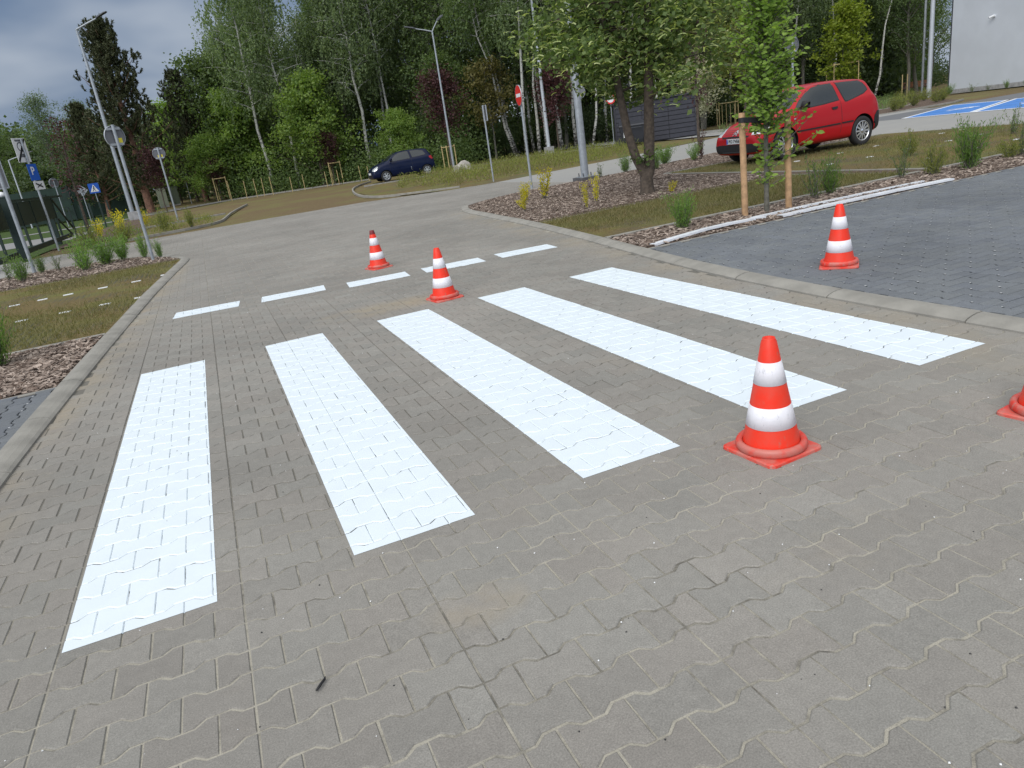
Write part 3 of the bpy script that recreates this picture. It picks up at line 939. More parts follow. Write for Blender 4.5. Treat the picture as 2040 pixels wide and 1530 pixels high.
def pine_tree(seed, H, cr, base=.3):
    rng = np.random.RandomState(seed); rd = random.Random(seed)
    paths = []; cent = []
    tops = [((0, 0), H), ((1.5, .2), H * .87), ((-.7, .1), H * .93)]
    tp = [Vector((math.sin(k) * .12, math.cos(k * 1.3) * .1, H * k / 8)) for k in range(9)]
    paths.append((tp, [.26 * (1 - k / 8.6) + .02 for k in range(9)]))
    sprays = []
    for i in range(86):
        q = base + (1 - base) * (i / 86) ** .95
        a = i * 2.4 + rd.uniform(-.5, .5)
        hh = (q - base) / (1 - base)
        ln = (cr * .92 * (1 - hh) ** .45 + .2) * rd.uniform(.5, 1.15)
        p0 = Vector((0, 0, q * H)); d = Vector((math.cos(a), math.sin(a), .12 + .5 * hh)).normalized(); P = [p0]
        for s in range(4):
            d = (d + Vector((rd.gauss(0, .1), rd.gauss(0, .1), .13))).normalized(); P.append(P[-1] + d * ln / 4)
        paths.append((P, [.06 * (1 - q * .6), .045 * (1 - q * .6), .03 * (1 - q * .6), .02, .008]))
        for s in range(17):
            k = rd.uniform(.25, 1.0) * 4; j = min(3, int(k)); b = P[j].lerp(P[j + 1], k - j)
            ax = Vector((rd.gauss(0, .5), rd.gauss(0, .5), 1.0)).normalized()
            b = b + Vector((rd.gauss(0, .14), rd.gauss(0, .14), rd.gauss(0, .08))) * ln
            sprays.append((b, ax, rd.uniform(.28, .55)))
    V, F = [], []
    B = np.array([tuple(s[0]) for s in sprays]); A = np.array([tuple(s[1]) for s in sprays]); Ls = np.array([s[2] for s in sprays])
    per = 44
    tt = rng.uniform(0, 1, (len(B), per, 1))
    pos = (B[:, None] + A[:, None] * tt * Ls[:, None, None]).reshape(-1, 3)
    dirs = unit(rng.normal(0, .75, pos.shape) + np.repeat(A, per, 0) * .9)
    pos = pos + dirs * .06
    V, F = leaf_quads(pos, dirs, unit(rng.normal(0, 1, pos.shape)), rng.uniform(.14, .24, len(pos)), rng.uniform(.04, .07, len(pos)))
    return paths, V, F

def make_tree(name, data, bark, leaf, sides=6, crown='crown'):
    paths, V, F = data
    e = empty(name)
    tube_np(paths, sides).build('trunk', M[bark], e)
    link(crown, np_mesh(crown, V, F, M[leaf]), e)
    return e

PROTO = {}
def proto(key, name, gen, bark, leaf):
    PROTO[key] = [name, gen, bark, leaf, None, False]
def plant(key, x, y, rz, s, label, cat='tree', group=None, sz=None):
    p = PROTO[key]
    if p[4] is None:
        p[4] = make_tree(p[0], p[1](), p[2], p[3]); e = p[4]
    else:
        e = copy_tree(p[4])
    for k in ('label', 'group'):
        if k in e: del e[k]
    e.location = (x, y, 0); e.rotation_euler = (0, 0, rz); e.scale = (s, s, sz or s)
    return tag(e, label, cat, group)

# prototypes seen from 35 to 70 m
proto('birchA', 'birch_tree', lambda: broad_tree(1, 15, 2.5, .34, 34, 56, .15, .09, trunk_r=.12, droop_strands=True, sub=6), 'birch', 'lf_birch')
proto('birchB', 'birch_tree', lambda: broad_tree(2, 16, 2.1, .45, 30, 52, .15, .09, trunk_r=.10, lean=(-.06, 0), droop_strands=True, sub=6), 'birch', 'lf_birch')
proto('birchC', 'birch_tree', lambda: broad_tree(3, 14.5, 1.9, .55, 26, 44, .15, .09, trunk_r=.09, lean=(-.2, .02), droop_strands=True, sub=5), 'birch', 'lf_mid')
proto('aspenA', 'aspen_tree', lambda: broad_tree(4, 17, 2.8, .2, 44, 50, .17, .12, sig=.42, trunk_r=.16, sub=6, upang=.9), 'bark_grey', 'lf_dark')
proto('aspenB', 'aspen_tree', lambda: broad_tree(5, 15, 3.0, .14, 42, 50, .17, .12, sig=.45, trunk_r=.16, sub=6, upang=.8), 'bark_grey', 'lf_mid')
proto('mapleA', 'maple_tree', lambda: broad_tree(6, 7.2, 2.6, .08, 36, 58, .18, .14, sig=.36, trunk_r=.10, sub=6, upang=.45, shape='full'), 'bark', 'lf_bright')
proto('mapleB', 'maple_tree', lambda: broad_tree(7, 9, 2.4, .1, 36, 54, .17, .13, sig=.38, trunk_r=.11, sub=6, upang=.5, shape='full'), 'bark', 'lf_mid')
proto('plum', 'purple_plum_tree', lambda: broad_tree(8, 4.6, 1.15, .38, 22, 46, .12, .08, sig=.24, trunk_r=.045, sub=4, upang=.9), 'bark', 'lf_purple')
proto('yellow', 'young_maple_tree', lambda: broad_tree(9, 6.4, 1.25, .18, 26, 40, .20, .14, sig=.27, trunk_r=.05, sub=4, upang=.6, shape='full'), 'bark_grey', 'lf_yellow')
proto('bronze', 'bronze_maple_tree', lambda: broad_tree(10, 5.6, 1.7, .3, 22, 40, .17, .1, sig=.27, trunk_r=.06, sub=4, upang=.5), 'bark_grey', 'lf_brown')
proto('bush', 'forest_bush', lambda: broad_tree(12, 2.6, 1.7, .03, 20, 60, .15, .1, sig=.34, trunk_r=.03, sub=5, upang=.7, shape='full'), 'bark', 'lf_mid')
proto('bushd', 'forest_bush', lambda: broad_tree(13, 3.2, 2.0, .03, 20, 62, .16, .11, sig=.38, trunk_r=.03, sub=5, upang=.7, shape='full'), 'bark', 'lf_dark')
proto('silver', 'silver_willow_tree', lambda: broad_tree(14, 10.5, 1.9, .2, 32, 50, .16, .07, sig=.32, trunk_r=.1, sub=5, upang=.9), 'bark_grey', 'lf_silver')
proto('pine', 'pine_tree', lambda: pine_tree(15, 10.8, 3.3, .12), 'bark_pine', 'lf_pine')
proto('bloom', 'flowering_shrub', lambda: broad_tree(16, 4.4, 1.5, .1, 24, 46, .13, .09, sig=.28, trunk_r=.05, sub=5, upang=.7, shape='full'), 'bark_grey', 'lf_white')
proto('locust', 'locust_tree', lambda: broad_tree(17, 8.0, 2.1, .2, 34, 52, .12, .09, sig=.3, trunk_r=.07, sub=6, upang=.6), 'bark', 'lf_olive')
proto('bare', 'young_plum_tree', lambda: broad_tree(18, 4.3, .55, .3, 18, 9, .11, .06, sig=.2, trunk_r=.045, sub=3, upang=2.0), 'bark', 'lf_purple')

FG = 'trees along the front of the wood'
T = [
 # far left
 ('aspenB', -13.5, 66, 0, .62, 'round green tree over the green screen fence, at the far end by the street'),
 ('mapleB', -15.5, 74, 1, .95, 'low green tree behind the distant white street lamp'),
 ('silver', -9.6, 67, 2, 1.0, 'silvery willow rising beside the tall pine'),
 ('aspenB', -7.2, 70, 3, .66, 'green tree between the silvery willow and the pine'),
 ('pine', -2.2, 46.5, 2.3, 1.0, 'tall ragged dark pine behind the round-headed street lamp, the tallest'),
 ('pine', 1.2, 53, 4.0, .80, 'smaller dark pine beside the tall pine, near the blue cycle sign'),
 ('pine', -5.2, 52, 1.0, .66, 'short bushy pine behind the crossing sign'),
 ('mapleB', -4.2, 59, 3.4, .8, 'dark green tree behind the pines'),
 ('bare', -2.95, 22.6, 1.1, 1.0, 'purple leaved tree growing by the green gate with a crooked trunk'),
 ('plum', -1.2, 43, 2.0, .8, 'purple leaved tree at the foot of the tall pine'),
 # edge around the earth apron
 ('mapleB', 3.1, 52.5, 0.4, 1.12, 'fresh green tree at the wood corner next to the sky gap'),
 ('mapleA', 1.9, 50.3, 2.2, .62, 'light green low tree behind the first staked frame'),
 ('mapleA', 4.2, 51.2, 4.2, 1.0, 'broad light green tree behind the first thin stakes'),
 ('mapleA', .6, 56.5, 5.2, 1.05, 'light green tree farther back above the blue cycle sign'),
 ('plum', 2.2, 49.4, .6, .62, 'small dark purple tree tied to the first staked frame'),
 ('birchA', 5.8, 49.5, .5, 1.05, 'birch with twin pale stems behind the thin stakes'),
 ('birchA', 7.6, 48.6, 2.5, .98, 'drooping birch beside the bright maple'),
 ('mapleA', 9.0, 46.6, .9, 1.02, 'bright green maple behind the second staked frame, the brightest'),
 ('plum', 9.5, 44.9, 2.6, .72, 'small purple tree tied to the second staked frame'),
 ('birchA', 12.6, 46.8, 4.1, 1.1, 'tall birch with pale forked stem right behind the blue car'),
 ('birchB', 14.6, 48.0, 1.4, 1.0, 'slender birch between the blue car and the twin-armed lamp'),
 ('mapleA', 14.0, 43.5, 3.0, .58, 'low green maple behind the roof of the blue car'),
 ('mapleB', 18.0, 44.6, 5.0, .85, 'green tree behind the twin-armed lamp'),
 ('plum', 15.7, 38.2, 0.4, 1.25, 'purple leaved tree with a staked frame by the twin-armed lamp'),
 ('bronze', 20.0, 41.3, 1.7, 1.15, 'bronze leaved tree among the leaning birches'),
 ('birchC', 21.5, 41.3, .15, .98, 'birch leaning hard over, white stem, first of the leaning pair'),
 ('birchC', 21.9, 41.9, .35, 1.05, 'birch leaning less, behind the first leaning birch'),
 ('birchB', 21.2, 38.8, 2.0, 1.05, 'thick birch with black scarred bark behind the no entry sign'),
 ('birchB', 22.4, 39.4, 3.0, 1.0, 'thin white birch just past the no entry sign'),
 ('birchB', 23.1, 39.6, 4.4, .95, 'thin white birch second past the no entry sign'),
 ('birchA', 24.0, 39.2, 5.2, .98, 'birch with peeling bark behind the tall white lamp'),
 ('plum', 22.9, 37.4, 2.9, 1.12, 'purple leaved tree in front of the birch trunks'),
 ('birchB', 24.9, 38.8, .9, .98, 'single white birch near the thick lamp post'),
 ('birchC', 25.8, 38.2, 3.4, .9, 'birch leaning the other way behind the thick lamp post'),
 ('birchB', 28.6, 37.6, 2.4, .98, 'birch beside the shed corner and red ringed sign'),
 ('birchB', 30.6, 37.2, 5.4, .95, 'birch rising over the shed roof'),
 ('bloom', 31.0, 33.2, .6, 1.0, 'white flowering shrub over the end of the dark shed'),
 ('aspenB', 33.4, 36.2, 1.1, .9, 'leafy tree between the flowering shrub and the column tree'),
 ('locust', 31.8, 30.0, 2.0, 1.05, 'feathery olive green tree behind the column tree'),
 ('bare', 16.4, 14.2, .6, 1.05, 'thin young plum with upright bare twigs beside the red car'),
 ('birchA', 41.0, 39.0, 1.0, .95, 'birch with forked white stems above the red car'),
 ('birchB', 44.2, 39.5, 2.4, .95, 'straight white birch above the red car roof'),
 ('yellow', 43.4, 33.8, .7, 1.1, 'yellow green young maple tied to a frame above the red car tail'),
 ('aspenA', 47.0, 41.2, 4.0, .9, 'dark aspen beside the yellow green maple'),
 ('birchB', 50.8, 41.5, .2, .95, 'birch leaning behind the bench'),
 ('birchC', 54.0, 40.5, 3.2, .95, 'birch leaning away beside the wall corner'),
 ('aspenA', 57.5, 40.2, 2.0, .9, 'dark aspen touching the edge of the white wall'),
 ('aspenB', 61.5, 42.6, 4.0, .95, 'leafy aspen behind the dark one at the white wall'),
]
for k, x, y, rz, s, lab in T: plant(k, x, y, rz, s, lab, 'tree', FG)
# pale stems of saplings
# deep rows of the wood: nothing tells these apart
DEEP = {'aspenA': 'tall dark aspen deep in the wood behind the front trees', 'birchA': 'drooping birch deep in the wood behind the front trees', 'birchB': 'slim birch deep in the wood behind the front trees', 'aspenB': 'broad leafy aspen deep in the wood behind the front trees'}
edge = [(3.5, 54), (9, 50), (16, 47), (23, 42.5), (29, 40), (36, 39), (44, 42), (52, 44), (62, 46), (72, 48)]
def along(q):
    L = [(Vector(b) - Vector(a)).length for a, b in zip(edge, edge[1:])]; s = q * sum(L)
    for a, b, l in zip(edge, edge[1:], L):
        if s <= l: return Vector(a).lerp(Vector(b), s / l)
        s -= l
    return Vector(edge[-1])
i = 0
for row, (off, n, keys) in enumerate([(1.8, 26, ('birchA', 'aspenB', 'birchB', 'aspenA')), (5.0, 26, ('aspenA', 'birchA', 'aspenB')), (9.5, 24, ('aspenA', 'aspenB', 'birchA')), (15, 20, ('aspenA', 'aspenB'))]):
    for k in range(n):
        p = along((k + .5 + rnd.uniform(-.3, .3)) / n)
        key = keys[i % len(keys)]; i += 1
        s = rnd.uniform(.82, 1.08) * (1.0 if p.x > 12 else .92)
        plant(key, p.x + rnd.uniform(-.8, .8) + off * .25, p.y + off + rnd.uniform(-.9, .9), rnd.uniform(0, 6.28), s, DEEP[key], 'tree', 'trees deep in the wood: ' + key[:5])
# shrub layer at the foot of the wood
UB = 'bushes in the shade at the foot of the wood'
for k in range(38):
    p = along((k + .5 + rnd.uniform(-.3, .3)) / 38)
    key = 'bushd' if k % 3 else 'bush'
    plant(key, p.x + rnd.uniform(-.5, .5), p.y + rnd.uniform(.6, 3.4), rnd.uniform(0, 6.28), rnd.uniform(.6, 1.0), ('dark bush' if key == 'bushd' else 'mid green bush') + ' in the shade under the trees of the wood', 'bush', UB + (' dark' if key == 'bushd' else ' green'))
for k, (x, y, s) in enumerate([(-18, 62, 1.3), (-14, 60.5, 1.2), (-10, 60, 1.2), (-7, 58.6, 1.1), (-3.5, 61, 1.3), (-.6, 60.5, 1.3), (-20, 80, 2.4), (-16, 84, 2.6), (-11, 82, 2.4), (-7, 80, 2.2), (-3, 76, 2.2), (1, 70, 2.2), (-24, 78, 2.4), (-29, 84, 2.4)]):
    plant('bushd', x, y, k * 1.3, s, 'dark hedge bush behind the green screen fence and the pines', 'bush', 'hedge bushes behind the green screen')

# ------------------------------------------------------------------ near lime tree with forked trunk
def lime_tree():
    rng = np.random.RandomState(31); rd = random.Random(31)
    e = empty('lime_tree', (8.61, 5.55, .016), 0, 'lime tree with a forked trunk and pale bracts in the wide mulch bed', 'tree')
    X = Vector((cr.x, cr.y, 0)).normalized()          # crown spreads across the view, both trunks stand in that plane
    Y = Vector((-X.y, X.x, 0))
    mb = MB()
    fork = Vector((0, 0, .42))
    mb.tube([Vector((0, 0, -.02)), Vector((.0, 0, .12)), X * .0 + Vector((0, 0, .30)), fork + X * .06, fork + X * .10 + Vector((0, 0, .5)), X * .17 + Vector((0, 0, 2.0)), X * .25 + Vector((0, 0, 3.2)), X * .33 + Vector((0, 0, 4.6))], [.155, .128, .12, .105, .098, .085, .06, .02], 14)
    mb.tube([Vector((0, 0, .1)), Vector((0, 0, .33)), -X * .17 + Vector((0, 0, .7)), -X * .28 + Vector((0, 0, 1.15)), -X * .36 + Vector((0, 0, 1.75)), -X * .45 + Vector((0, 0, 2.6)), -X * .7 + Vector((0, 0, 3.8))], [.10, .10, .085, .078, .07, .05, .015], 12)
    paths = []; cent = []
    starts = []
    for k in range(54):
        left = rd.random() < .5
        z = rd.uniform(1.55, 4.4)
        b = (-X * (.36 + (z - 1.75) * .1) if left else X * (.15 + (z - 2) * .07)) + Vector((0, 0, z))
        a = rd.uniform(0, 6.28); ln = rd.uniform(.8, 1.9) * (1 if z < 3.6 else .75)
        d = (X * math.cos(a) * 1.15 + Y * math.sin(a) * .85 + Vector((0, 0, rd.uniform(-.05, .5)))).normalized()
        P = [b]
        for s in range(4):
            d = (d + Vector((rd.gauss(0, .12), rd.gauss(0, .12), -.07))).normalized(); P.append(P[-1] + d * ln / 4)
        paths.append((P, [.026, .02, .014, .009, .004]))
        for s in range(8):
            q = rd.uniform(.3, 1.05) * 4; j = min(3, int(q)); c = P[j].lerp(P[j + 1], min(q - j, 1.1)) + Vector((rd.gauss(0, .15), rd.gauss(0, .15), rd.gauss(-.05, .13)))
            if c.z < 1.72 + .5 * max(0, -c.dot(X) - .25): continue
            cent.append(tuple(c)); paths.append(([Vector(P[j]), c], [.007, .003]))
    for P, r in paths:
        if P[-1].z > 1.72 + .5 * max(0, -P[-1].dot(X) - .25): mb.tube(P, r, 4, cap=False)
    # low sucker shoots at the fork
    suck = []
    for k in range(14):
        b = Vector((rd.gauss(-.05, .1), rd.gauss(0, .08), .5)); c = b + X * rd.uniform(-.28, .12) + Vector((0, 0, rd.uniform(.0, .28)))
        mb.tube([b, c], [.006, .003], 4, cap=False); suck.append(tuple(c))
    mb.build('trunk', M['bark'], e)
    V1 = clusters(np.array(cent), 28, .15, rng, .095, .075, .12)
    V2 = clusters(np.array(suck), 9, .07, rng, .08, .06, .6)
    V, F = join([V1, V2])
    link('crown', np_mesh('crown', V, F, M['lf_lime']), e)
    # bracts: pale curved strips hanging below the leaves
    NB = 3800; cc = np.array(cent); pick = cc[rng.randint(0, len(cc), NB)] + rng.normal(0, .17, (NB, 3)); 
    yaw = rng.uniform(0, 6.28, NB); dirv = np.stack([np.cos(yaw), np.sin(yaw), rng.uniform(-.6, .3, NB)], 1); dirv = unit(dirv)
    nrm = unit(np.stack([rng.normal(0, .5, NB), rng.normal(0, .5, NB), np.ones(NB)], 1)); s = unit(np.cross(nrm, dirv)) * .0125
    L = rng.uniform(.10, .16, NB)[:, None]; sag = np.array([0, 0, -1]) * .018
    rows = [pick + dirv * L * (k - 1.5) / 3 + sag * (1 - abs(k - 1.5) / 1.5 * 1.0) * -1 for k in range(4)]
    V = np.stack([x for r in rows for x in (r + s, r - s)], 1).reshape(-1, 3)
    b = np.arange(NB)[:, None] * 8
    F = np.concatenate([b + np.array([2 * k, 2 * k + 1, 2 * k + 3, 2 * k + 2])[None] for k in range(3)])
    o = link('bracts', np_mesh('bracts', V, F, M['lf_bract']), e); o['kind'] = 'stuff'
lime_tree()

def fold_leaves(c, d, n, l, w):
    """broad leaves folded along the rib: 6 vertices, 4 quads -> used where leaves are seen close"""
    d = unit(d); s = unit(np.cross(n, d)); n = np.cross(d, s)
    l = l.reshape(-1, 1); w = w.reshape(-1, 1)
    pts = [c, c + d * l * .28 + s * w * .42 + n * w * .12, c + d * l * .66 + s * w * .40 + n * w * .1, c + d * l - n * l * .06, c + d * l * .66 - s * w * .40 + n * w * .1, c + d * l * .28 - s * w * .42 + n * w * .12, c + d * l * .45]
    V = np.stack(pts, 1).reshape(-1, 3); b = np.arange(len(c))[:, None] * 7
    F = np.concatenate([b + np.array(q)[None] for q in ((0, 5, 6, 1), (1, 6, 3, 2), (5, 4, 3, 6))])
    return V, F

def hornbeam():
    rng = np.random.RandomState(41); rd = random.Random(41)
    e = empty('hornbeam_tree', (7.53, 1.12, .016), 0, 'young column shaped hornbeam with big leaves between two wooden stakes', 'tree')
    X = Vector((cr.x, cr.y, 0)).normalized(); Y = Vector((-X.y, X.x, 0))
    mb = MB()
    mb.tube([(0, 0, -.02), (.0, 0, .3), tuple(X * .01 + Vector((0, 0, 1.0))), tuple(X * .02 + Vector((0, 0, 2.0))), tuple(X * .0 + Vector((0, 0, 3.1))), tuple(X * .02 + Vector((0, 0, 4.4)))], [.036, .031, .028, .024, .017, .004], 10)
    C, D, Nn, Lg = [], [], [], []
    def twig(b, d, ln, nleaf, big=1.0):
        P = [b]
        for s in range(4):
            d = (d + Vector((rd.gauss(0, .1), rd.gauss(0, .1), .04))).normalized(); P.append(P[-1] + d * ln / 4)
        mb.tube(P, [.007, .006, .005, .003, .002], 5, cap=False)
        for i in range(nleaf):
            q = (i + .6) / nleaf * 4; j = min(3, int(q)); p = P[j].lerp(P[j + 1], q - j)
            side = d.cross(Vector((0, 0, 1))).normalized() * (1 if i % 2 else -1)
            dd = (d * .55 + side * .8 + Vector((rd.gauss(0, .25), rd.gauss(0, .25), rd.gauss(-.12, .25)))).normalized()
            C.append(tuple(p + Vector((rd.gauss(0, .012), rd.gauss(0, .012), rd.gauss(0, .012))))); D.append(tuple(dd)); Nn.append((dd.x * .5 + rd.gauss(0, .5) - .35, dd.y * .5 + rd.gauss(0, .5) - .45, .55)); Lg.append(rd.uniform(.05, .092) * big)
    for k in range(500):
        z = .95 + 3.3 * (k + rd.random()) / 500
        ax = X * (.02 if z < 3 else 0) + Vector((0, 0, z))
        a = k * 2.4 + rd.uniform(-.5, .5)
        width = .40 if z > 1.75 else .46
        if 1.45 < z < 2.0: width = .56
        d = (X * math.cos(a) + Y * math.sin(a) + Vector((0, 0, rd.uniform(.1, .75)))).normalized()
        twig(ax, d, width * rd.uniform(.55, 1.1), rd.randint(9, 15))
    for k in range(16):       # sparse foliage low down
        z = .3 + .65 * k / 16
        a = k * 2.4; d = (X * math.cos(a) + Y * math.sin(a) + Vector((0, 0, .5))).normalized()
        twig(Vector((0, 0, z)), d, rd.uniform(.12, .3), rd.randint(5, 9))
    for k in range(4):        # long low branch reaching past the right stake
        twig(Vector((0, 0, .55 + .07 * k)), (X * 1.0 + Y * rd.uniform(-.25, .25) + Vector((0, 0, .32 + .1 * k))).normalized(), rd.uniform(.55, .8), 16, 1.1)
    mb.build('trunk', M['bark_grey'], e)
    V, F = fold_leaves(np.array(C), np.array(D), np.array(Nn), np.array(Lg), np.array(Lg) * .62)
    link('crown', np_mesh('crown', V, F, M['lf_horn']), e)
    # stakes and tie
    for (x, y, h, lab) in ((7.215, 1.17, 1.27, 'round wooden stake with a black tie, nearer the road kerb'), (7.83, 1.05, 1.2, 'round wooden stake without a tie, beside the hornbeam trunk')):
        mb = MB(); mb.tube([(0, 0, -.05), (.002, .001, h * .5), (.0, .002, h - .012), (0, .002, h)], [.041, .040, .039, .035], 14, cap=True)
        o = mb.build('tree_stake', M['wood'], None, (x, y, .016)); tag(o, lab, 'stake', 'stakes of the hornbeam')
    mb = MB()
    a, b = Vector((7.215, 1.17, 1.20)), Vector((7.55, 1.125, 1.155))
    d = (b - a); d.z = 0; d.normalize(); s = Vector((-d.y, d.x, 0))
    lo = [a + (-d * math.cos(q) + s * math.sin(q)) * .046 for q in np.linspace(-math.pi / 2, math.pi / 2, 9)] + [b + (d * math.cos(q) + s * math.sin(q)) * .036 for q in np.linspace(math.pi / 2, -math.pi / 2, 9)]
    n = len(lo); tw = .03
    mb.add([p - Vector((0, 0, tw)) for p in lo] + [p + Vector((0, 0, tw)) for p in lo], [(i, (i + 1) % n, (i + 1) % n + n, i + n) for i in range(n)], 0, True)
    tag(mb.build('tree_tie', M['black']), 'wide black rubber strap tying the hornbeam to its stake', 'tree tie')
hornbeam()

# ------------------------------------------------------------------ shrubs
def shrub_data(seed, h, w, nst, per, l, wd, spread=.5, bushy=.06):
    rng = np.random.RandomState(seed); rd = random.Random(seed)
    mb = MB(); C, D = [], []
    for k in range(nst):
        a = k * 2.4 + rd.uniform(-.5, .5); r = rd.uniform(.1, 1) * spread
        d = Vector((math.cos(a) * r, math.sin(a) * r, 1)).normalized(); hh = h * rd.uniform(.55, 1.05)
        P = [Vector((math.cos(a) * .04, math.sin(a) * .04, -.01))]
        for s in range(4):
            d = (d + Vector((rd.gauss(0, .12), rd.gauss(0, .12), .0))).normalized(); P.append(P[-1] + d * hh / 4)
        mb.tube(P, [.007, .006, .005, .004, .002], 4, cap=False)
        for i in range(per):
            q = rd.uniform(.15, 1.02) * 4; j = min(3, int(q)); p = P[j].lerp(P[j + 1], q - j)
            C.append(tuple(p + Vector((rd.gauss(0, bushy), rd.gauss(0, bushy), rd.gauss(0, bushy * .8))))); D.append(tuple(d + Vector((rd.gauss(0, .55), rd.gauss(0, .55), rd.gauss(.1, .4)))))
    C = np.array(C); D = np.array(D)
    V, F = leaf_quads(C, D, unit(rng.normal(0, 1, C.shape)), l * rng.uniform(.7, 1.3, len(C)), wd * rng.uniform(.7, 1.3, len(C)))
    return mb, V, F
SH = {}
def shrub(kind, x, y, h, w, label, group=None):
    if kind not in SH:
        a = {'willow': (51, 1, 1, 26, 52, .085, .016, .55, .05), 'willowb': (52, 1, 1, 34, 60, .075, .018, .65, .06), 'sparse': (53, 1, 1, 9, 30, .07, .018, .4, .03), 'gold': (54, 1, 1, 8, 60, .055, .032, .22, .035), 'red': (55, 1, 1, 8, 46, .06, .03, .25, .04), 'olive': (56, 1, 1, 24, 52, .09, .02, .6, .06), 'flower': (57, 1, 1, 10, 46, .07, .04, .5, .07)}[kind]
        mb, V, F = shrub_data(*a)
        e = empty({'gold': 'golden_shrub', 'red': 'red_leaved_shrub', 'flower': 'yellow_flowering_shrub'}.get(kind, 'willow_shrub'))
        mb.build('stem', M['bark_grey'], e)
        link('foliage', np_mesh('foliage', V, F, M[{'willow': 'lf_willow', 'willowb': 'lf_willow', 'sparse': 'lf_mid', 'gold': 'lf_forsy', 'red': 'lf_purple', 'olive': 'lf_olive', 'flower': 'lf_forsy'}[kind]]), e)
        SH[kind] = e
    else: e = copy_tree(SH[kind])
    sw = {'gold': .5, 'red': .5, 'sparse': .8}.get(kind, 1.1)
    e.location = (x, y, .016); e.rotation_euler = (0, 0, rnd.uniform(0, 6.28)); e.scale = (w / sw * 1.0, w / sw * 1.0, h)
    if 'group' in e: del e['group']
    return tag(e, label, 'shrub', group)
SL = [
 ('willowb', -1.36, 1.62, .66, .62, 'big bushy willow shrub in the bark pocket beside the turf bay'),
 ('sparse', -3.34, 11.9, .66, .5, 'thin twiggy shrub farthest from the round sign in the bark strip'),
 ('willow', -2.9, 10.95, .62, .7, 'green willow shrub around the foot of the dark sign post'),
 ('willow', -2.75, 12.15, .5, .45, 'small willow shrub behind the dark sign post'),
 ('sparse', -2.43, 12.1, .52, .4, 'lone thin seedling between the shrubs of the bark strip'),
 ('willow', -1.75, 10.9, .76, .85, 'wide willow shrub in the middle of the bark strip'),
 ('willowb', -1.39, 11.5, .7, .8, 'dense willow shrub, tallest of the bark strip'),
 ('willowb', -1.1, 11.95, .64, .6, 'willow shrub just short of the round sign post'),
 ('willow', -.62, 11.4, .66, .5, 'willow shrub growing behind the round sign post'),
 ('willow', -.28, 10.75, .45, .35, 'small willow shrub touching the round sign post'),
 ('olive', -2.6, 18.6, .75, 1.0, 'yellowish shrub beyond the side road below the purple tree'),
 ('olive', -1.6, 18.9, .7, .9, 'yellowish shrub beyond the side road next to the gate end'),
 ('olive', -.59, 21.6, .8, .8, 'tall loose shrub at the foot of the second round sign'),
 ('olive', .3, 20.6, .72, .6, 'loose shrub between the second round sign and the curved kerb'),
 ('flower', -2.3, 25.4, .9, .8, 'shrub full of yellow blossom next to the lamp base'),
 ('flower', -2.9, 24.2, .7, .7, 'smaller yellow blossom shrub nearer the gate'),
 ('flower', -1.5, 27.2, .7, .7, 'low yellow blossom shrub behind the round sign post'),
 ('gold', 7.69, 8.2, .70, .42, 'largest golden leaved shrub in the wide mulch bed'),
 ('gold', 7.35, 8.45, .45, .3, 'golden shrub close behind the largest golden one'),
 ('gold', 6.44, 6.5, .50, .2, 'thin golden shrub nearest the tip of the mulch bed'),
 ('gold', 6.66, 7.1, .2, .2, 'tiny golden seedling next to the thin golden shrub'),
 ('gold', 7.01, 5.05, .5, .17, 'slim golden shrub in front of the lamp footing, lower one'),
 ('gold', 7.61, 5.75, .56, .2, 'slim golden shrub in front of the lamp footing, taller one'),
 ('gold', 8.82, 5.08, .22, .2, 'small golden tuft beside the lime trunk'),
 ('willow', 11.76, 11.4, .58, .65, 'willow shrub behind the thick lamp post'),
 ('sparse', 10.9, 11.3, .46, .45, 'twiggy shrub right beside the lamp footing'),
 ('willow', 12.2, 10.6, .62, .75, 'loose willow shrub between the lamp and the lime tree'),
 ('willowb', 13.47, 12.0, .62, .8, 'dense round willow shrub right of the lime trunk'),
 ('willow', 14.0, 11.3, .55, .6, 'willow shrub below the red leaved one'),
 ('red', 14.3, 11.4, .85, .35, 'upright red leaved shrub near the red car bumper'),
 ('willowb', 6.27, 1.2, .52, .5, 'feathery green shrub in the bark strip nearest the road kerb'),
 ('sparse', 8.55, 1.32, .72, .7, 'loose feathery shrub just past the second hornbeam stake'),
 ('willow', 8.9, 1.4, .6, .62, 'green shrub in the bark strip in the middle of the long white boards'),
 ('sparse', 10.4, 1.5, .6, .55, 'thin shrub where the two edging lines meet'),
 ('olive', 10.69, 1.2, .5, .5, 'low shrub at the far ends of the white boards'),
 ('willowb', 11.3, 1.1, .78, .75, 'bushiest shrub of the bark strip past the board ends'),
 ('sparse', 12.6, 1.2, .75, .5, 'tall thin shrub in the bark strip by the picture edge'),
 ('olive', 13.1, 3.6, .5, .55, 'low shrub in the turf bay behind the bushiest one'),
 ('olive', 12.4, 1.25, .35, .5, 'low shrub at the foot of the thin tall one'),
 ('sparse', 16.3, 3.8, .7, .6, 'twiggy shrub in the turf near the blue bays'),
 ('willow', 45.2, 27.1, .66, .95, 'low shrub at the corner of the white wall'),
 ('sparse', 44.9, 25.4, .6, .8, 'small twiggy shrub under the camera on the white wall'),
 ('sparse', 44.6, 24.2, .45, .5, 'second small shrub along the foot of the white wall'),
 ('willow', 44.3, 22.9, .5, .5, 'third shrub along the foot of the white wall'),
 ('willow', 44.0, 21.6, .36, .5, 'last low shrub along the foot of the white wall'),
]
for k, x, y, h, wd, lab in SL: shrub(k, x, y, h, wd, lab)
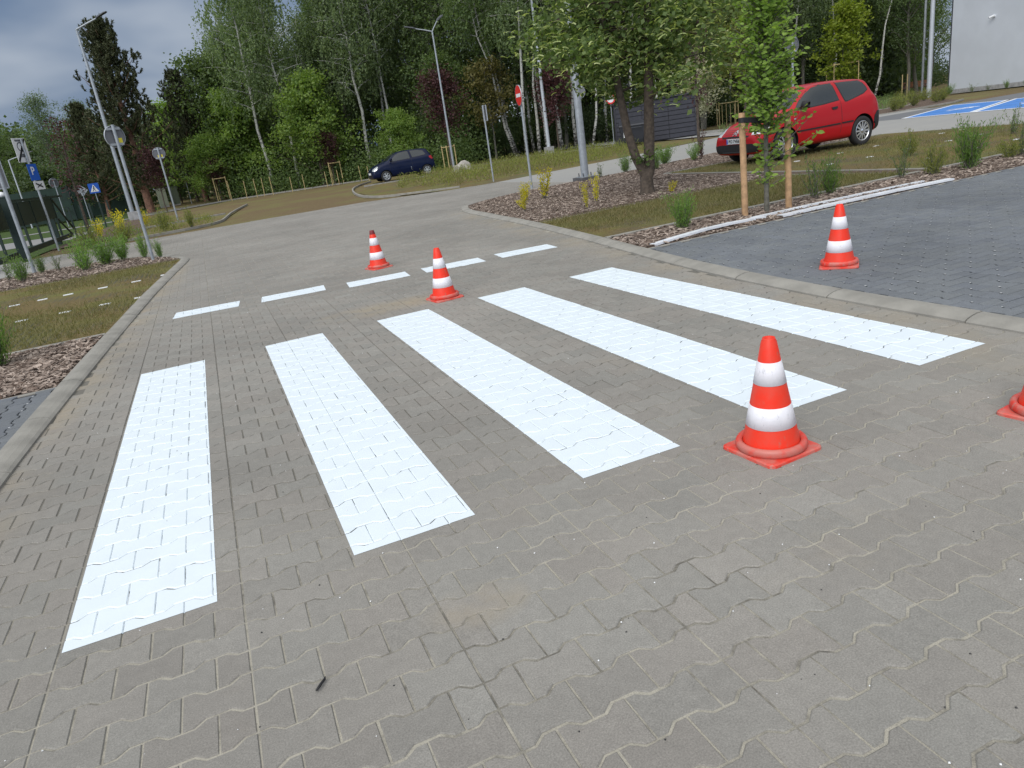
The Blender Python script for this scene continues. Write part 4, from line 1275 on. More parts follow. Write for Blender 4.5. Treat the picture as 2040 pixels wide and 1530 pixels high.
for k, (x, y) in enumerate([(30.5, 18.3), (32, 19.2), (33.5, 19.7), (35, 19.6), (36.5, 20.4), (39, 23.5), (41, 26), (43, 28.5)]):
    shrub('olive', x + 1, y + 1.2, .7, 1.1, 'olive green shrub in the raised bed below the bench', 'shrubs in the bed below the bench')

# ------------------------------------------------------------------ loose material
def scatter_poly(poly, n, rng):
    P = np.array(poly); lo, hi = P.min(0), P.max(0); out = []
    while sum(len(o) for o in out) < n:
        q = rng.uniform(lo, hi, (n, 2)); out.append(q[inside_np(q, poly)])
    return np.concatenate(out)[:n]
def chips(polys, z, name='bark_mulch'):
    rng = np.random.RandomState(5); Vs = []
    for poly, n, lo, hi in polys:
        q = scatter_poly(poly, n, rng); m = len(q)
        c = np.c_[q, z + rng.uniform(.002, .022, m)]
        yaw = rng.uniform(0, 6.28, m); d = np.stack([np.cos(yaw), np.sin(yaw), rng.normal(0, .22, m)], 1)
        nn = unit(np.stack([rng.normal(0, .35, m), rng.normal(0, .35, m), np.ones(m)], 1))
        L = rng.uniform(lo, hi, m); W = L * rng.uniform(.16, .38, m)
        d = unit(d); s = unit(np.cross(nn, d)) * W[:, None] / 2; d = d * L[:, None] / 2; th = np.array([0, 0, .004])
        top = [c - d + s * .7, c - d * .6 - s, c + d - s * .6, c + d * .7 + s]
        Vs.append(np.stack(top + [p - th for p in top], 1).reshape(-1, 3))
    V = np.concatenate(Vs); b = np.arange(len(V) // 8)[:, None] * 8
    F = np.concatenate([b + np.array(f)[None] for f in ((0, 1, 2, 3), (0, 4, 5, 1), (1, 5, 6, 2), (2, 6, 7, 3), (3, 7, 4, 0))])
    return tag(link(name, np_mesh(name, V, F, M['chip'])), kind='stuff')
bedL1 = [(-2.6, .2), (-2.6, 2.2), (kx(2.2, KL, -.2), 2.2), (kx(.2, KL, -.2), .2)]
bedL2 = [(-6, 9.7), (-6, 12.4), (-3, 12.65), (-1.6, 12.55), (-.9, 12.0), (-.35, 10.9), (-.02, 10.2), (.1, 9.7)]
bedR1 = [(kx(.5, KR, .2), .5), (18, .5), (18, 1.62), (kx(1.6, KR, .2), 1.62)]
bedR2 = [(kx(4.6, KR, .2), 4.6), (10.9, 4.6), (11.25, 9.0), (18, 9.1), (17.3, 12.4), (15.8, 12.85), (13.8, 12.15), (11.8, 11.55), (9.6, 11.3), (8.2, 11.05), (7.0, 10.35), (6.2, 9.3), (kx(7.2, KR, .2), 7.2)]
chips([(bedL1, 9000, .03, .11), (bedL2, 7000, .04, .11), (bedR1, 11000, .03, .095), (bedR2, 26000, .03, .085)], .016)

def blades(polys, z, n_leaf=3, name='grass', mat='blade', hh=(.02, .05)):
    rng = np.random.RandomState(9); Vs = []
    for poly, n in polys:
        q = scatter_poly(poly, n, rng)
        f = np.sin(q[:, 0] * 1.7 + 1) * np.sin(q[:, 1] * 1.3) + np.sin(q[:, 0] * .6 + q[:, 1] * .8) + rng.normal(0, .5, len(q))
        q = q[f > -.5]; m = len(q); c = np.c_[q, np.full(m, z)]
        h = rng.uniform(*hh, m)[:, None]; yaw = rng.uniform(0, 6.28, m); s = np.stack([np.cos(yaw), np.sin(yaw), 0 * yaw], 1) * .004
        tip = np.stack([rng.normal(0, .5, m), rng.normal(0, .5, m), np.ones(m)], 1) * h
        Vs.append(np.stack([c - s, c + s, c + tip * .6 + s * .8, c + tip], 1).reshape(-1, 3))
    V = np.concatenate(Vs); F = np.arange(len(V)).reshape(-1, 4)
    return tag(link(name, np_mesh(name, V, F, M[mat])), kind='stuff')
bayR1 = strip_poly(KR, .2, 1.75, 4.4, 10.9); bayR2 = [(11.4, 1.75), (18.8, 1.75), (18.55, 8.85), (11.4, 8.85)]
bayL = [(-6, 2.35), (-6, 9.45), (kx(9.4, KL, -.2), 9.45), (kx(6, KL, -.2), 6), (kx(2.4, KL, -.2), 2.35)]
blades([(bayR1, 22000), (bayR2, 26000), (bayL, 40000)], .02, hh=(.02, .07))
# rough growth on the far verge: reads as one mass
def tufts(name, spots, mat, l, wd, sd):
    rng = np.random.RandomState(sd); C = []
    for (poly, n, h) in spots:
        q = scatter_poly(poly, n, rng); g = rng.randint(0, n // 26, n); base = q[g]
        c = np.c_[base + rng.normal(0, .16, (n, 2)), rng.uniform(.0, 1, n) ** 1.3 * h * rng.uniform(.4, 1.1, n // 26)[g]]
        C.append(c[inside_np(c[:, :2], poly)])
    C = np.concatenate(C); d = unit(rng.normal(0, .5, C.shape) + np.array([0, 0, 1.0]))
    V, F = leaf_quads(C, d, unit(rng.normal(0, 1, C.shape)), l * rng.uniform(.6, 1.4, len(C)), wd * rng.uniform(.7, 1.3, len(C)))
    return tag(link(name, np_mesh(name, V, F, M[mat])), kind='stuff')
verge = [(8.2, 18.6), (10.4, 18.0), (15.2, 19.3), (18.2, 20.6), (23.0, 23.0), (25.0, 30.5), (21.5, 37.5), (15.5, 36.6), (11.8, 35.6), (8.2, 33.0), (7.4, 26)]
tufts('undergrowth', [([(9.5, 19.5), (14.8, 19.6), (20, 22), (22, 28), (20.5, 36.0), (14, 34), (10.5, 31.4), (8.6, 25)], 13000, .5)], 'lf_olive', .12, .022, 3)
tufts('undergrowth', [([(9.5, 19.5), (14.8, 19.6), (20, 22), (22, 28), (20.5, 36.0), (14, 34), (10.5, 31.4), (8.6, 25)], 12000, .35)], 'blade', .12, .02, 8)
tufts('undergrowth', [([(-3, 20), (1.0, 20.0), (1.2, 26), (-1, 33), (-3, 30)], 2600, .25)], 'lf_olive', .1, .02, 4)
tufts('undergrowth', [([(27, 22), (36, 22.5), (44, 29.5), (56, 40), (40, 36), (28, 28)], 9000, .45)], 'lf_mid', .14, .03, 6)

# the wood goes on behind the front rows as one dark mass
def mass(name, line, depth, z0, z1, n, size, mat, sd):
    rng = np.random.RandomState(sd)
    P = np.array(line, float); L = np.r_[0, np.cumsum(np.hypot(*np.diff(P, axis=0).T))]
    m = n // 60; s = rng.uniform(0, L[-1], m)
    bx, by = np.interp(s, L, P[:, 0]), np.interp(s, L, P[:, 1])
    ctr = np.stack([bx, by + rng.uniform(0, depth, m), z0 + (z1 - z0) * rng.uniform(0, 1, m) * (.8 + .2 * np.sin(s * 1.1) + .12 * np.sin(s * 2.7))], 1)
    c = np.repeat(ctr, 60, 0) + rng.normal(0, 1, (m * 60, 3)) * np.array([.8, .8, .65])
    c = c[c[:, 2] > 0]
    V, F = leaf_quads(c, unit(rng.normal(0, 1, c.shape)), unit(rng.normal(0, 1, c.shape) + np.array([0, 0, .6])), size * rng.uniform(.7, 1.4, len(c)), size * .65 * rng.uniform(.7, 1.3, len(c)))
    return tag(link(name, np_mesh(name, V, F, M[mat])), kind='stuff')
back = [(4, 58), (9, 56), (16, 53), (23, 49), (29, 46.5), (36, 45.5), (44, 48), (52, 50), (62, 52), (90, 62)]
mass('forest', [(x, y + 16) for x, y in back], 10, 0, 12, 60000, .5, 'lf_dark', 21)
mass('undergrowth', [(x, y - 2.5) for x, y in back], 5, 0, 2.6, 60000, .24, 'lf_dark', 22)
mass('forest', [(54, 44), (62, 44), (70, 50), (84, 60)], 9, 0, 13, 26000, .4, 'lf_dark', 25)
mass('forest', [(-60, 92), (-20, 88), (-8, 84), (0, 78), (6, 72)], 8, 0, 7.5, 36000, .45, 'lf_dark', 23)
mass('undergrowth', [(2.6, 50.5), (5.5, 47.2), (9.0, 46.2), (13, 43.6), (16, 41.0), (19, 41.5)], 1.6, 0, 1.5, 16000, .16, 'lf_mid', 24)
# ------------------------------------------------------------------ cars
def car_body(ST, L, name, mats, arch, parent, sub=2):
    """loft of half sections -> smooth closed body with wheel arches cut out.  x: front = +L/2, y: left = +"""
    bm = bmesh.new(); rings = []
    for s, zb, zs, zr, ws, wr, wm in ST:
        x = L / 2 - s
        half = [(0, zb), (wm * .55, zb), (wm - .05, zb + .015), (wm, zb + .13), (wm + .005, zb + (zs - zb) * .62), (ws + (wm - ws) * .25, zs - .012), (ws - .018, zs + .012), ((ws + wr) / 2 - .012, (zs + zr) / 2), (wr, zr - .05), (wr * .82, zr - .014), (wr * .42, zr), (0, zr + .004)]
        pts = half + [(-y, z) for y, z in half[-2:0:-1]]
        rings.append([bm.verts.new((x, y, z)) for y, z in pts])
    n = len(rings[0])
    for a, b in zip(rings, rings[1:]):
        for i in range(n): bm.faces.new((a[i], a[(i + 1) % n], b[(i + 1) % n], b[i]))
    bm.faces.new(rings[0][::-1]); bm.faces.new(rings[-1])
    bmesh.ops.recalc_face_normals(bm, faces=bm.faces[:])
    me = bpy.data.meshes.new('tmp'); bm.to_mesh(me); bm.free()
    me.materials.append(mats[0]); me.materials.append(mats[1])
    tmp = link('tmp', me)
    md = tmp.modifiers.new('s', 'SUBSURF'); md.levels = sub; md.render_levels = sub
    cut = MB()
    for cx, r in arch:
        for sg in (1, -1):
            cut.tube([(cx, sg * .56, r - .05), (cx, sg * 1.2, r - .05)], r, 40, mi=1, smooth=True)
    # keep the cutters in one object
    cm = cut.build('cutter', [mats[0], mats[1]])
    bd = tmp.modifiers.new('b', 'BOOLEAN'); bd.operation = 'DIFFERENCE'; bd.object = cm; bd.solver = 'EXACT'
    bpy.context.view_layer.update()
    dg = bpy.context.evaluated_depsgraph_get()
    out = bpy.data.meshes.new_from_object(tmp.evaluated_get(dg)); out.name = name
    bpy.data.objects.remove(tmp); bpy.data.objects.remove(cm)
    for p in out.polygons: p.use_smooth = True
    out.set_sharp_from_angle(angle=R(35))
    o = link(name, out, parent)
    # shell without the arches, for projecting panels on it
    return o

class Shell:
    def __init__(s, o):
        me = o.data
        s.t = BVHTree.FromPolygons([v.co.copy() for v in me.vertices], [tuple(p.vertices) for p in me.polygons])
    def panel(s, name, poly, org, right, d, mat, parent, off=.005, step=.05, thick=.012):
        """poly in (u, z): u along `right`; projected along d on to the body; a thin solid skin"""
        right = Vector(right); d = Vector(d).normalized(); org = Vector(org); up = Vector((0, 0, 1))
        bm = bmesh.new()
        vs = [bm.verts.new((u, z, 0)) for u, z in poly]; bm.faces.new(vs)
        us = [p[0] for p in poly]; zs = [p[1] for p in poly]
        q = min(us) + step
        while q < max(us): bmesh.ops.bisect_plane(bm, geom=bm.verts[:] + bm.edges[:] + bm.faces[:], plane_co=(q, 0, 0), plane_no=(1, 0, 0)); q += step
        q = min(zs) + step
        while q < max(zs): bmesh.ops.bisect_plane(bm, geom=bm.verts[:] + bm.edges[:] + bm.faces[:], plane_co=(0, q, 0), plane_no=(0, 1, 0)); q += step
        bad = []
        nrm = {}
        for v in bm.verts:
            p = org + right * v.co.x + up * v.co.y
            h, n, i, dist = s.t.ray_cast(p - d * 4, d, 8)
            if h is None: bad.append(v); continue
            if n.dot(d) > 0: n = -n
            v.co = h - d * off; nrm[v] = n
        if bad: bmesh.ops.delete(bm, geom=bad, context='VERTS')
        if not bm.faces: bm.free(); return None
        bmesh.ops.recalc_face_normals(bm, faces=bm.faces[:])
        if sum((f.normal.dot(d) * f.calc_area() for f in bm.faces)) > 0: bmesh.ops.reverse_faces(bm, faces=bm.faces[:])
        ext = bmesh.ops.extrude_face_region(bm, geom=bm.faces[:])
        nv = [g for g in ext['geom'] if isinstance(g, bmesh.types.BMVert)]
        bmesh.ops.translate(bm, verts=nv, vec=d * thick)
        bmesh.ops.recalc_face_normals(bm, faces=bm.faces[:])
        me = bpy.data.meshes.new(name); bm.to_mesh(me); bm.free(); me.materials.append(mat)
        for p in me.polygons: p.use_smooth = True
        me.set_sharp_from_angle(angle=R(40))
        return link(name, me, parent)
    def side(s, name, poly, L, mat, parent, left=True, **k):
        P = [(L / 2 - a, z) for a, z in poly]
        return s.panel(name, P, (0, 0, 0), (1, 0, 0), (0, -1, 0) if left else (0, 1, 0), mat, parent, **k)
    def front(s, name, poly, mat, parent, rear=False, **k):
        return s.panel(name, poly, (0, 0, 0), (0, 1, 0), (-1, 0, 0) if not rear else (1, 0, 0), mat, parent, **k)

def wheel(parent, x, y, r, wd, spokes, rim, out):
    """tyre with a child rim; out = +1 left side, -1 right side"""
    Mx = Matrix.Translation((x, y, r)) @ Matrix.Rotation(-math.pi / 2 * out, 4, 'X')
    mb = MB(); k = rim
    mb.lathe([(k, -wd / 2 + .01), (r - .03, -wd / 2), (r - .008, -wd / 2 + .015), (r, -wd / 2 + .04), (r, wd / 2 - .04), (r - .008, wd / 2 - .015), (r - .03, wd / 2), (k + .012, wd / 2 - .002), (k, wd / 2 - .012), (k - .004, -wd / 2 + .02)], 40, M=Mx)
    t_ = mb.build('wheel', M['rubber'], parent)
    mb = MB()
    mb.lathe([(k + .004, wd / 2 - .01), (k - .004, wd / 2 - .004), (k - .016, wd / 2 - .008), (k - .022, wd / 2 - .05)], 40, M=Mx)
    mb.lathe([(0, wd / 2 - .075), (k - .01, wd / 2 - .075)], 40, mi=1, M=Mx)
    mb.lathe([(.0, wd / 2 - .012), (.045, wd / 2 - .014), (.055, wd / 2 - .03), (.055, wd / 2 - .07)], 20, M=Mx)
    for a in range(spokes):
        an = 2 * math.pi * a / spokes
        w0 = .9 * math.pi * .05 / spokes * 3.0 if spokes > 8 else .05
        w1 = w0 * (1.0 if spokes > 8 else 1.25)
        c, sn = math.cos(an), math.sin(an)
        P = [(.04, -w0 / 2), (k - .012, -w1 / 2), (k - .012, w1 / 2), (.04, w0 / 2)]
        mb.prism([(u * c - v * sn, u * sn + v * c) for u, v in P], wd / 2 - .04, wd / 2 - .014, M=Mx)
    mb.build('rim', [M['chrome'] if spokes > 8 else M['sign_rim'], M['black']], t_)
    return t_

def text_mesh(body, size, depth=.002, align='CENTER', bold=0.0):
    cu_ = bpy.data.curves.new('lettering', 'FONT'); cu_.body = body; cu_.size = size; cu_.extrude = depth; cu_.align_x = align; cu_.align_y = 'CENTER'; cu_.offset = bold; cu_.resolution_u = 3
    o = bpy.data.objects.new('lettering', cu_); COL.objects.link(o)
    bpy.context.view_layer.update()
    me = bpy.data.meshes.new_from_object(o.evaluated_get(bpy.context.evaluated_depsgraph_get()))
    bpy.data.objects.remove(o)
    return me

def build_car(kind, loc, rz, label):
    red = kind == 'red'
    paint = M['red_car'] if red else M['blue_car']
    e = empty('parked_car', loc, rz, label, 'car', None)
    if red:
        L, fw, rw, wr_ = 3.67, .74, .74 + 2.315, .315
        ST = [(0.0, .26, .50, .57, .56, .42, .60), (.008, .24, .52, .60, .60, .46, .64), (.05, .20, .58, .66, .69, .54, .75), (.16, .19, .65, .75, .73, .57, .79), (.40, .19, .75, .865, .745, .58, .80), (.70, .19, .83, .935, .77, .61, .825), (.98, .19, .895, .985, .78, .64, .83),
              (1.22, .19, .925, 1.17, .785, .61, .83), (1.48, .19, .945, 1.345, .785, .585, .83), (1.72, .19, .955, 1.432, .785, .575, .83), (2.1, .19, .975, 1.467, .785, .57, .83), (2.6, .19, 1.0, 1.462, .785, .56, .83), (3.02, .20, 1.03, 1.445, .78, .56, .83), (3.26, .21, 1.05, 1.425, .775, .56, .825), (3.36, .22, 1.055, 1.41, .77, .555, .82), (3.40, .23, 1.05, 1.37, .765, .56, .815), (3.50, .25, 1.02, 1.17, .75, .58, .80), (3.58, .27, .93, 1.0, .73, .58, .785), (3.645, .29, .80, .86, .70, .55, .75), (3.662, .31, .72, .78, .66, .50, .70), (3.67, .33, .66, .72, .60, .45, .64)]
    else:
        L, fw, rw, wr_ = 3.615, .72, .72 + 2.37, .285
        ST = [(0.0, .27, .52, .60, .54, .42, .58), (.008, .25, .54, .62, .58, .45, .62), (.05, .21, .61, .70, .67, .50, .72), (.16, .19, .68, .80, .70, .52, .74), (.36, .19, .78, .90, .745, .57, .79), (.62, .19, .86, .985, .77, .60, .81), (.88, .19, .91, 1.04, .775, .63, .82),
              (1.15, .19, .94, 1.24, .78, .605, .825), (1.42, .19, .96, 1.40, .78, .585, .825), (1.70, .19, .97, 1.475, .78, .575, .825), (2.1, .19, .985, 1.50, .78, .57, .825), (2.6, .19, 1.0, 1.495, .78, .56, .825), (3.0, .20, 1.03, 1.475, .775, .555, .825), (3.22, .21, 1.05, 1.455, .77, .55, .82), (3.30, .22, 1.05, 1.42, .76, .55, .815), (3.44, .25, 1.02, 1.20, .74, .57, .79), (3.53, .27, .93, 1.0, .72, .57, .775), (3.59, .29, .80, .86, .69, .54, .74), (3.607, .31, .72, .78, .65, .50, .69), (3.615, .33, .66, .72, .6, .45, .64)]
    arch = ((L / 2 - fw, wr_ + .05), (L / 2 - rw, wr_ + .05))
    body = car_body(ST, L, 'body', (paint, M['black']), arch, e)
    sh = Shell(body)
    def trim(poly, lf):
        cx_, cz_ = sum(p[0] for p in poly) / len(poly), sum(p[1] for p in poly) / len(poly)
        P_ = [(a + math.copysign(.022, a - cx_) * min(1, abs(a - cx_) * 6), z + math.copysign(.018, z - cz_) * min(1, abs(z - cz_) * 8)) for a, z in poly]
        sh.side('window_trim', P_, L, M['black'], e, lf, off=.0015, thick=.006)
    for lf in (True, False):
        if red:
            trim([(1.10, .965), (1.28, 1.12), (1.50, 1.27), (1.74, 1.372), (2.02, 1.40), (2.30, 1.402), (2.33, 1.22), (2.36, 1.045), (1.9, 1.005)], lf); sh.side('door_window', [(1.10, .965), (1.28, 1.12), (1.50, 1.27), (1.74, 1.372), (2.02, 1.40), (2.30, 1.402), (2.33, 1.22), (2.36, 1.045), (1.9, 1.005)], L, M['glass'], e, lf)
            trim([(2.43, 1.40), (2.80, 1.395), (3.10, 1.375), (3.20, 1.355), (3.27, 1.24), (3.29, 1.17), (3.12, 1.105), (2.85, 1.045), (2.60, .995), (2.54, 1.0)], lf); sh.side('rear_side_window', [(2.43, 1.40), (2.80, 1.395), (3.10, 1.375), (3.20, 1.355), (3.27, 1.24), (3.29, 1.17), (3.12, 1.105), (2.85, 1.045), (2.60, .995), (2.54, 1.0)], L, M['glass'], e, lf)
            sh.side('side_moulding', [(.98, .545), (2.34, .565), (2.34, .535), (.98, .515)], L, M['black'], e, lf, off=.012)
            sh.side('side_moulding', [(2.40, .57), (2.74, .575), (2.74, .545), (2.40, .54)], L, M['black'], e, lf, off=.012)
            sh.side('door_seam', [(2.385, 1.02), (2.393, 1.02), (2.40, .62), (2.35, .36), (2.342, .36), (2.39, .62)], L, M['black'], e, lf, off=.0025, thick=.006)
            sh.side('door_seam', [(1.05, .90), (1.058, .90), (1.03, .36), (1.022, .36)], L, M['black'], e, lf, off=.0025, thick=.006)
            sh.side('door_handle', [(2.10, .905), (2.27, .915), (2.28, .885), (2.24, .86), (2.13, .855)], L, M['black'], e, lf, off=.014, thick=.02)
            sh.side('front_bumper_trim', [(-.0, .19), (.34, .19), (.34, .30), (.30, .40), (.0, .43)], L, M['black'], e, lf, off=.006)
            sh.side('rear_bumper_trim', [(3.37, .22), (3.70, .22), (3.70, .70), (3.52, .70), (3.42, .60)], L, M['black'], e, lf, off=.008)
            sh.side('tail_light', [(3.49, .99), (3.55, 1.0), (3.64, .84), (3.62, .72), (3.54, .74)], L, M['red_lens'], e, lf)
            sh.side('side_lamp', [(1.0, .80), (1.05, .81), (1.05, .785), (1.0, .78)], L, M['lamp_glass'], e, lf, off=.006)
        else:
            trim([(1.02, 1.0), (1.2, 1.14), (1.42, 1.30), (1.66, 1.40), (1.95, 1.425), (2.16, 1.425), (2.20, 1.2), (2.20, 1.05)], lf); sh.side('door_window', [(1.02, 1.0), (1.2, 1.14), (1.42, 1.30), (1.66, 1.40), (1.95, 1.425), (2.16, 1.425), (2.20, 1.2), (2.20, 1.05)], L, M['glass'], e, lf)
            trim([(2.30, 1.425), (2.7, 1.415), (3.02, 1.35), (3.14, 1.16), (3.05, 1.12), (2.36, 1.07)], lf); sh.side('rear_side_window', [(2.30, 1.425), (2.7, 1.415), (3.02, 1.35), (3.14, 1.16), (3.05, 1.12), (2.36, 1.07)], L, M['glass'], e, lf)
            sh.side('door_seam', [(2.27, 1.04), (2.28, 1.04), (2.29, .38), (2.28, .38)], L, M['black'], e, lf, off=.0025, thick=.006)
            sh.side('door_seam', [(.98, .92), (.988, .92), (.97, .36), (.962, .36)], L, M['black'], e, lf, off=.0025, thick=.006)
            sh.side('door_handle', [(1.98, .90), (2.15, .905), (2.15, .875), (1.98, .87)], L, paint, e, lf, off=.014, thick=.02)
            sh.side('tail_light', [(3.30, 1.02), (3.48, 1.04), (3.56, .86), (3.42, .84), (3.30, .94)], L, M['red_lens'], e, lf)
            sh.side('fuel_strip', [(2.17, .62), (2.19, .62), (2.21, .42), (2.19, .42)], L, M['chrome'], e, lf)
    sg = lambda poly: [(-y, z) for y, z in poly][::-1]
    if red:
        sh.front('windscreen', [(-.60, 1.01), (.60, 1.01), (.50, 1.375), (-.50, 1.375)], M['glass'], e, step=.06)
        hd = Vector((-.62, -.78, 0)).normalized(); rt = Vector((hd.y, -hd.x, 0))
        for s_ in (1, -1):
            d = Vector((-.68, -.73 * s_, 0)).normalized(); r_ = Vector((-d.y, d.x, 0)) * s_      # u grows to the back
            org = Vector((L / 2 - .12, .58 * s_, 0))
            sh.panel('headlight', [(-.10 * 1.0, .60), (.10, .615), (.26, .68), (.36, .80), (.30, .82), (.10, .77), (-.06, .70)], org, -r_, d, M['lamp_glass'], e, off=.006, step=.04)
        sh.front('grille', [(-.44, .565), (.44, .565), (.46, .60), (-.46, .60)], M['black'], e, off=.004)
        sh.front('front_bumper_trim', [(-.70, .20), (.70, .20), (.72, .40), (.55, .43), (-.55, .43), (-.72, .40)], M['black'], e, off=.007)
        sh.front('lower_grille', [(-.42, .26), (.42, .26), (.42, .275), (-.42, .275)], M['steel_dark'], e, off=.02)
        for k in range(3):
            z = .645 + k * .038
            sh.front('bonnet_line', [(-.40, z), (.40, z), (.40, z + .006), (-.40, z + .006)], M['black'], e, off=.002, thick=.004)
        # two chevrons on the bonnet edge
        for k in range(2):
            z = .615 + k * .045
            sh.front('chevron_emblem', [(-.075, z), (-.055, z), (0, z + .042), (.055, z), (.075, z), (0, z + .062)], M['chrome'], e, off=.02, thick=.02, step=.2)
        # plate
        pl = MB().box((L / 2 + .012, 0, .50), (.012, .52, .112)).build('number_plate', M['sign_white'], e)
        MB().box((L / 2 + .0195, .0, .50), (.004, .50, .100)).build('plate_field', M['plate'], pl)
        MB().box((L / 2 + .0225, -.232, .50), (.004, .04, .100)).build('country_band', M['sign_blue'], pl)
        tm = text_mesh('PO 7VE62', .098, .001, bold=.0016)
        tm.transform(Matrix(((0, 0, 1, L / 2 + .0235), (1, 0, 0, .025), (0, 1, 0, .50), (0, 0, 0, 1))))
        tm.materials.append(M['sign_black']); link('lettering', tm, pl)
        pw = MB().tube([(L / 2 - 1.02, -.55, 1.0), (L / 2 - .98, .1, 1.035), (L / 2 - 1.06, .5, 1.03)], .012, 6).build('wiper', M['black'], e)
        sh.front('rear_window', sg([(-.52, 1.05), (.52, 1.05), (.46, 1.33), (-.46, 1.33)]), M['glass'], e, rear=True)
    else:
        sh.front('windscreen', [(-.58, 1.06), (.58, 1.06), (.50, 1.40), (-.50, 1.40)], M['glass'], e, step=.06)
        for s_ in (1, -1):
            d = Vector((-.74, -.67 * s_, 0)).normalized(); r_ = Vector((-d.y, d.x, 0)) * s_
            org = Vector((L / 2 - .10, .58 * s_, 0))
            sh.panel('headlight', [(-.13, .64), (.12, .62), (.24, .68), (.24, .82), (.12, .86), (-.10, .76)], org, -r_, d, M['lamp_glass'], e, off=.006, step=.04)
        sh.front('grille', [(-.40, .40), (.40, .40), (.36, .30), (-.36, .30)], M['black'], e, off=.004)
        MB().box((L / 2 + .012, 0, .50), (.012, .52, .112)).build('number_plate', M['sign_white'], e)
        sh.front('rear_window', sg([(-.50, 1.05), (.50, 1.05), (.44, 1.35), (-.44, 1.35)]), M['glass'], e, rear=True)
    for s_ in (1, -1):
        mm = MB(); mx = L / 2 - (1.20 if red else 1.08); z = 1.02 if red else 1.06
        mm.tube([(mx, s_ * .76, z - .03), (mx + .01, s_ * .86, z)], .022, 8)
        pr = [(-.05, -.055), (.045, -.055), (.055, 0), (.03, .065), (-.05, .07)]
        vs = []
        for y, k in ((.84, .9), (.90, 1.35), (1.0, 1.2), (1.04, .8)):
            vs += [(mx + a * k, s_ * y, z + .02 + b * k) for a, b in pr]
        n = 5; fs = [(i * n + j, i * n + (j + 1) % n, (i + 1) * n + (j + 1) % n, (i + 1) * n + j) for i in range(3) for j in range(n)] + [tuple(range(n)), tuple(3 * n + j for j in range(n - 1, -1, -1))]
        mm.add(vs, fs, 0, True); mm.build('wing_mirror', M['black'] if red else paint, e)
        for cx in (L / 2 - fw, L / 2 - rw):
            wheel(e, cx, s_ * (.83 - .095), wr_, .175, 12 if red else 6, .212 if red else .185, s_)
    return e
M['plate'] = simple('plate_white', (.62, .64, .66), .5)
rc = build_car('red', (14.43, 7.80, .024), math.pi, 'small red three-door hatchback parked on the turf bay behind the hornbeam')
rc.scale = (1.02, 1.02, 1.075)
build_car('blue', (11.55, 34.8, .0), math.pi, 'dark blue three-door hatchback parked in front of the wood')

# ------------------------------------------------------------------ lamps, poles, signs
def ngon(r, n=36): return [(r * math.cos(2 * math.pi * k / n), r * math.sin(2 * math.pi * k / n)) for k in range(n)]
def plate_frame(n, c, up=(0, 0, 1), roll=0.0):
    """matrix whose local z is the sign's face normal, local y up"""
    n = Vector(n).normalized(); y = Vector(up); x = y.cross(n).normalized(); y = n.cross(x)
    m = Matrix((x, y, n)).transposed().to_4x4(); m.translation = Vector(c)
    return m @ Matrix.Rotation(roll, 4, 'Z')
def pole_sign(x, y, h, label, pole_r=.03, name='road_sign', lean=(0, 0), cat='road sign', mat='steel'):
    e = empty(name, (x, y, 0), 0, label, cat)
    MB().tube([(0, 0, -.05), (lean[0], lean[1], h)], pole_r, 14).build('pole', M[mat], e)
    return e
def round_back(e, z, r, face, sticker=1, off=.045):
    """round plate whose face points to `face`; the grey back with rim, two brackets and yellow stickers shows"""
    f = Vector(face).normalized(); c = Vector((0, 0, z)) + f * off
    m = plate_frame(f, c)
    p = MB()
    p.prism(ngon(r), -.003, .003, M=m); p.build('sign_plate', [M['sign_back']], e)
    q = MB(); q.lathe([(r - .002, -.02), (r + .004, -.02), (r + .006, .004), (r - .002, .004), (r - .002, -.02)], 36, M=m); q.build('rim', M['sign_rim'], e)
    for s in (1, -1):
        q = MB(); hw = math.sqrt(max(.01, r * r - (r * .72) ** 2)); q.box((0, s * r * .72, -.022), (hw * 1.9, .045, .02), M=m); q.build('bracket', M['sign_rim'], e)
    for k in range(sticker):
        q = MB(); q.box((-.09 + .13 * k if sticker > 1 else -.09, -r * .45, -.0045), (.055 if sticker > 1 else .09, .12, .003), M=m); q.build('sticker', M['yellow'], e)
vd = lambda x, y: (Vector((x, y, 0)) - Vector((CAM.x, CAM.y, 0))).normalized()
e = pole_sign(-.41, 10.45, 2.72, 'back of a round sign with one yellow sticker, on the tip of the bark strip', .032); round_back(e, 2.50, .205, (-.55, .83, 0), 1)
e = pole_sign(-.28, 27.85, 3.0, 'back of a round sign with two small stickers, beyond the side road', .035); round_back(e, 2.76, .24, (-.05, 1, 0), 2)
e = pole_sign(18.6, 12.3, 3.12, 'back of a round sign with one sticker, rising behind the red car', .035); round_back(e, 2.84, .26, (.05, 1, 0), 1)
e = pole_sign(16.6, 22.5, 3.05, 'back of a round sign half hidden behind the thick lamp post', .03); round_back(e, 2.75, .27, (.5, .85, 0), 1)
# no entry
e = pole_sign(9.11, 11.95, 2.62, 'red no entry sign seen almost edge on, beside the mulch bed', .032)
m = plate_frame((-.97, .1, 0), (-.05, 0, 2.38)); MB().prism(ngon(.25), -.004, .004, M=m).build('sign_plate', M['sign_red'], e)
MB().box((0, 0, .006), (.36, .085, .004), M=m).build('white_bar', M['sign_white'], e)
MB().lathe([(.25, -.02), (.256, -.02), (.258, .005), (.25, .005)], 36, M=m).build('rim', M['sign_rim'], e)
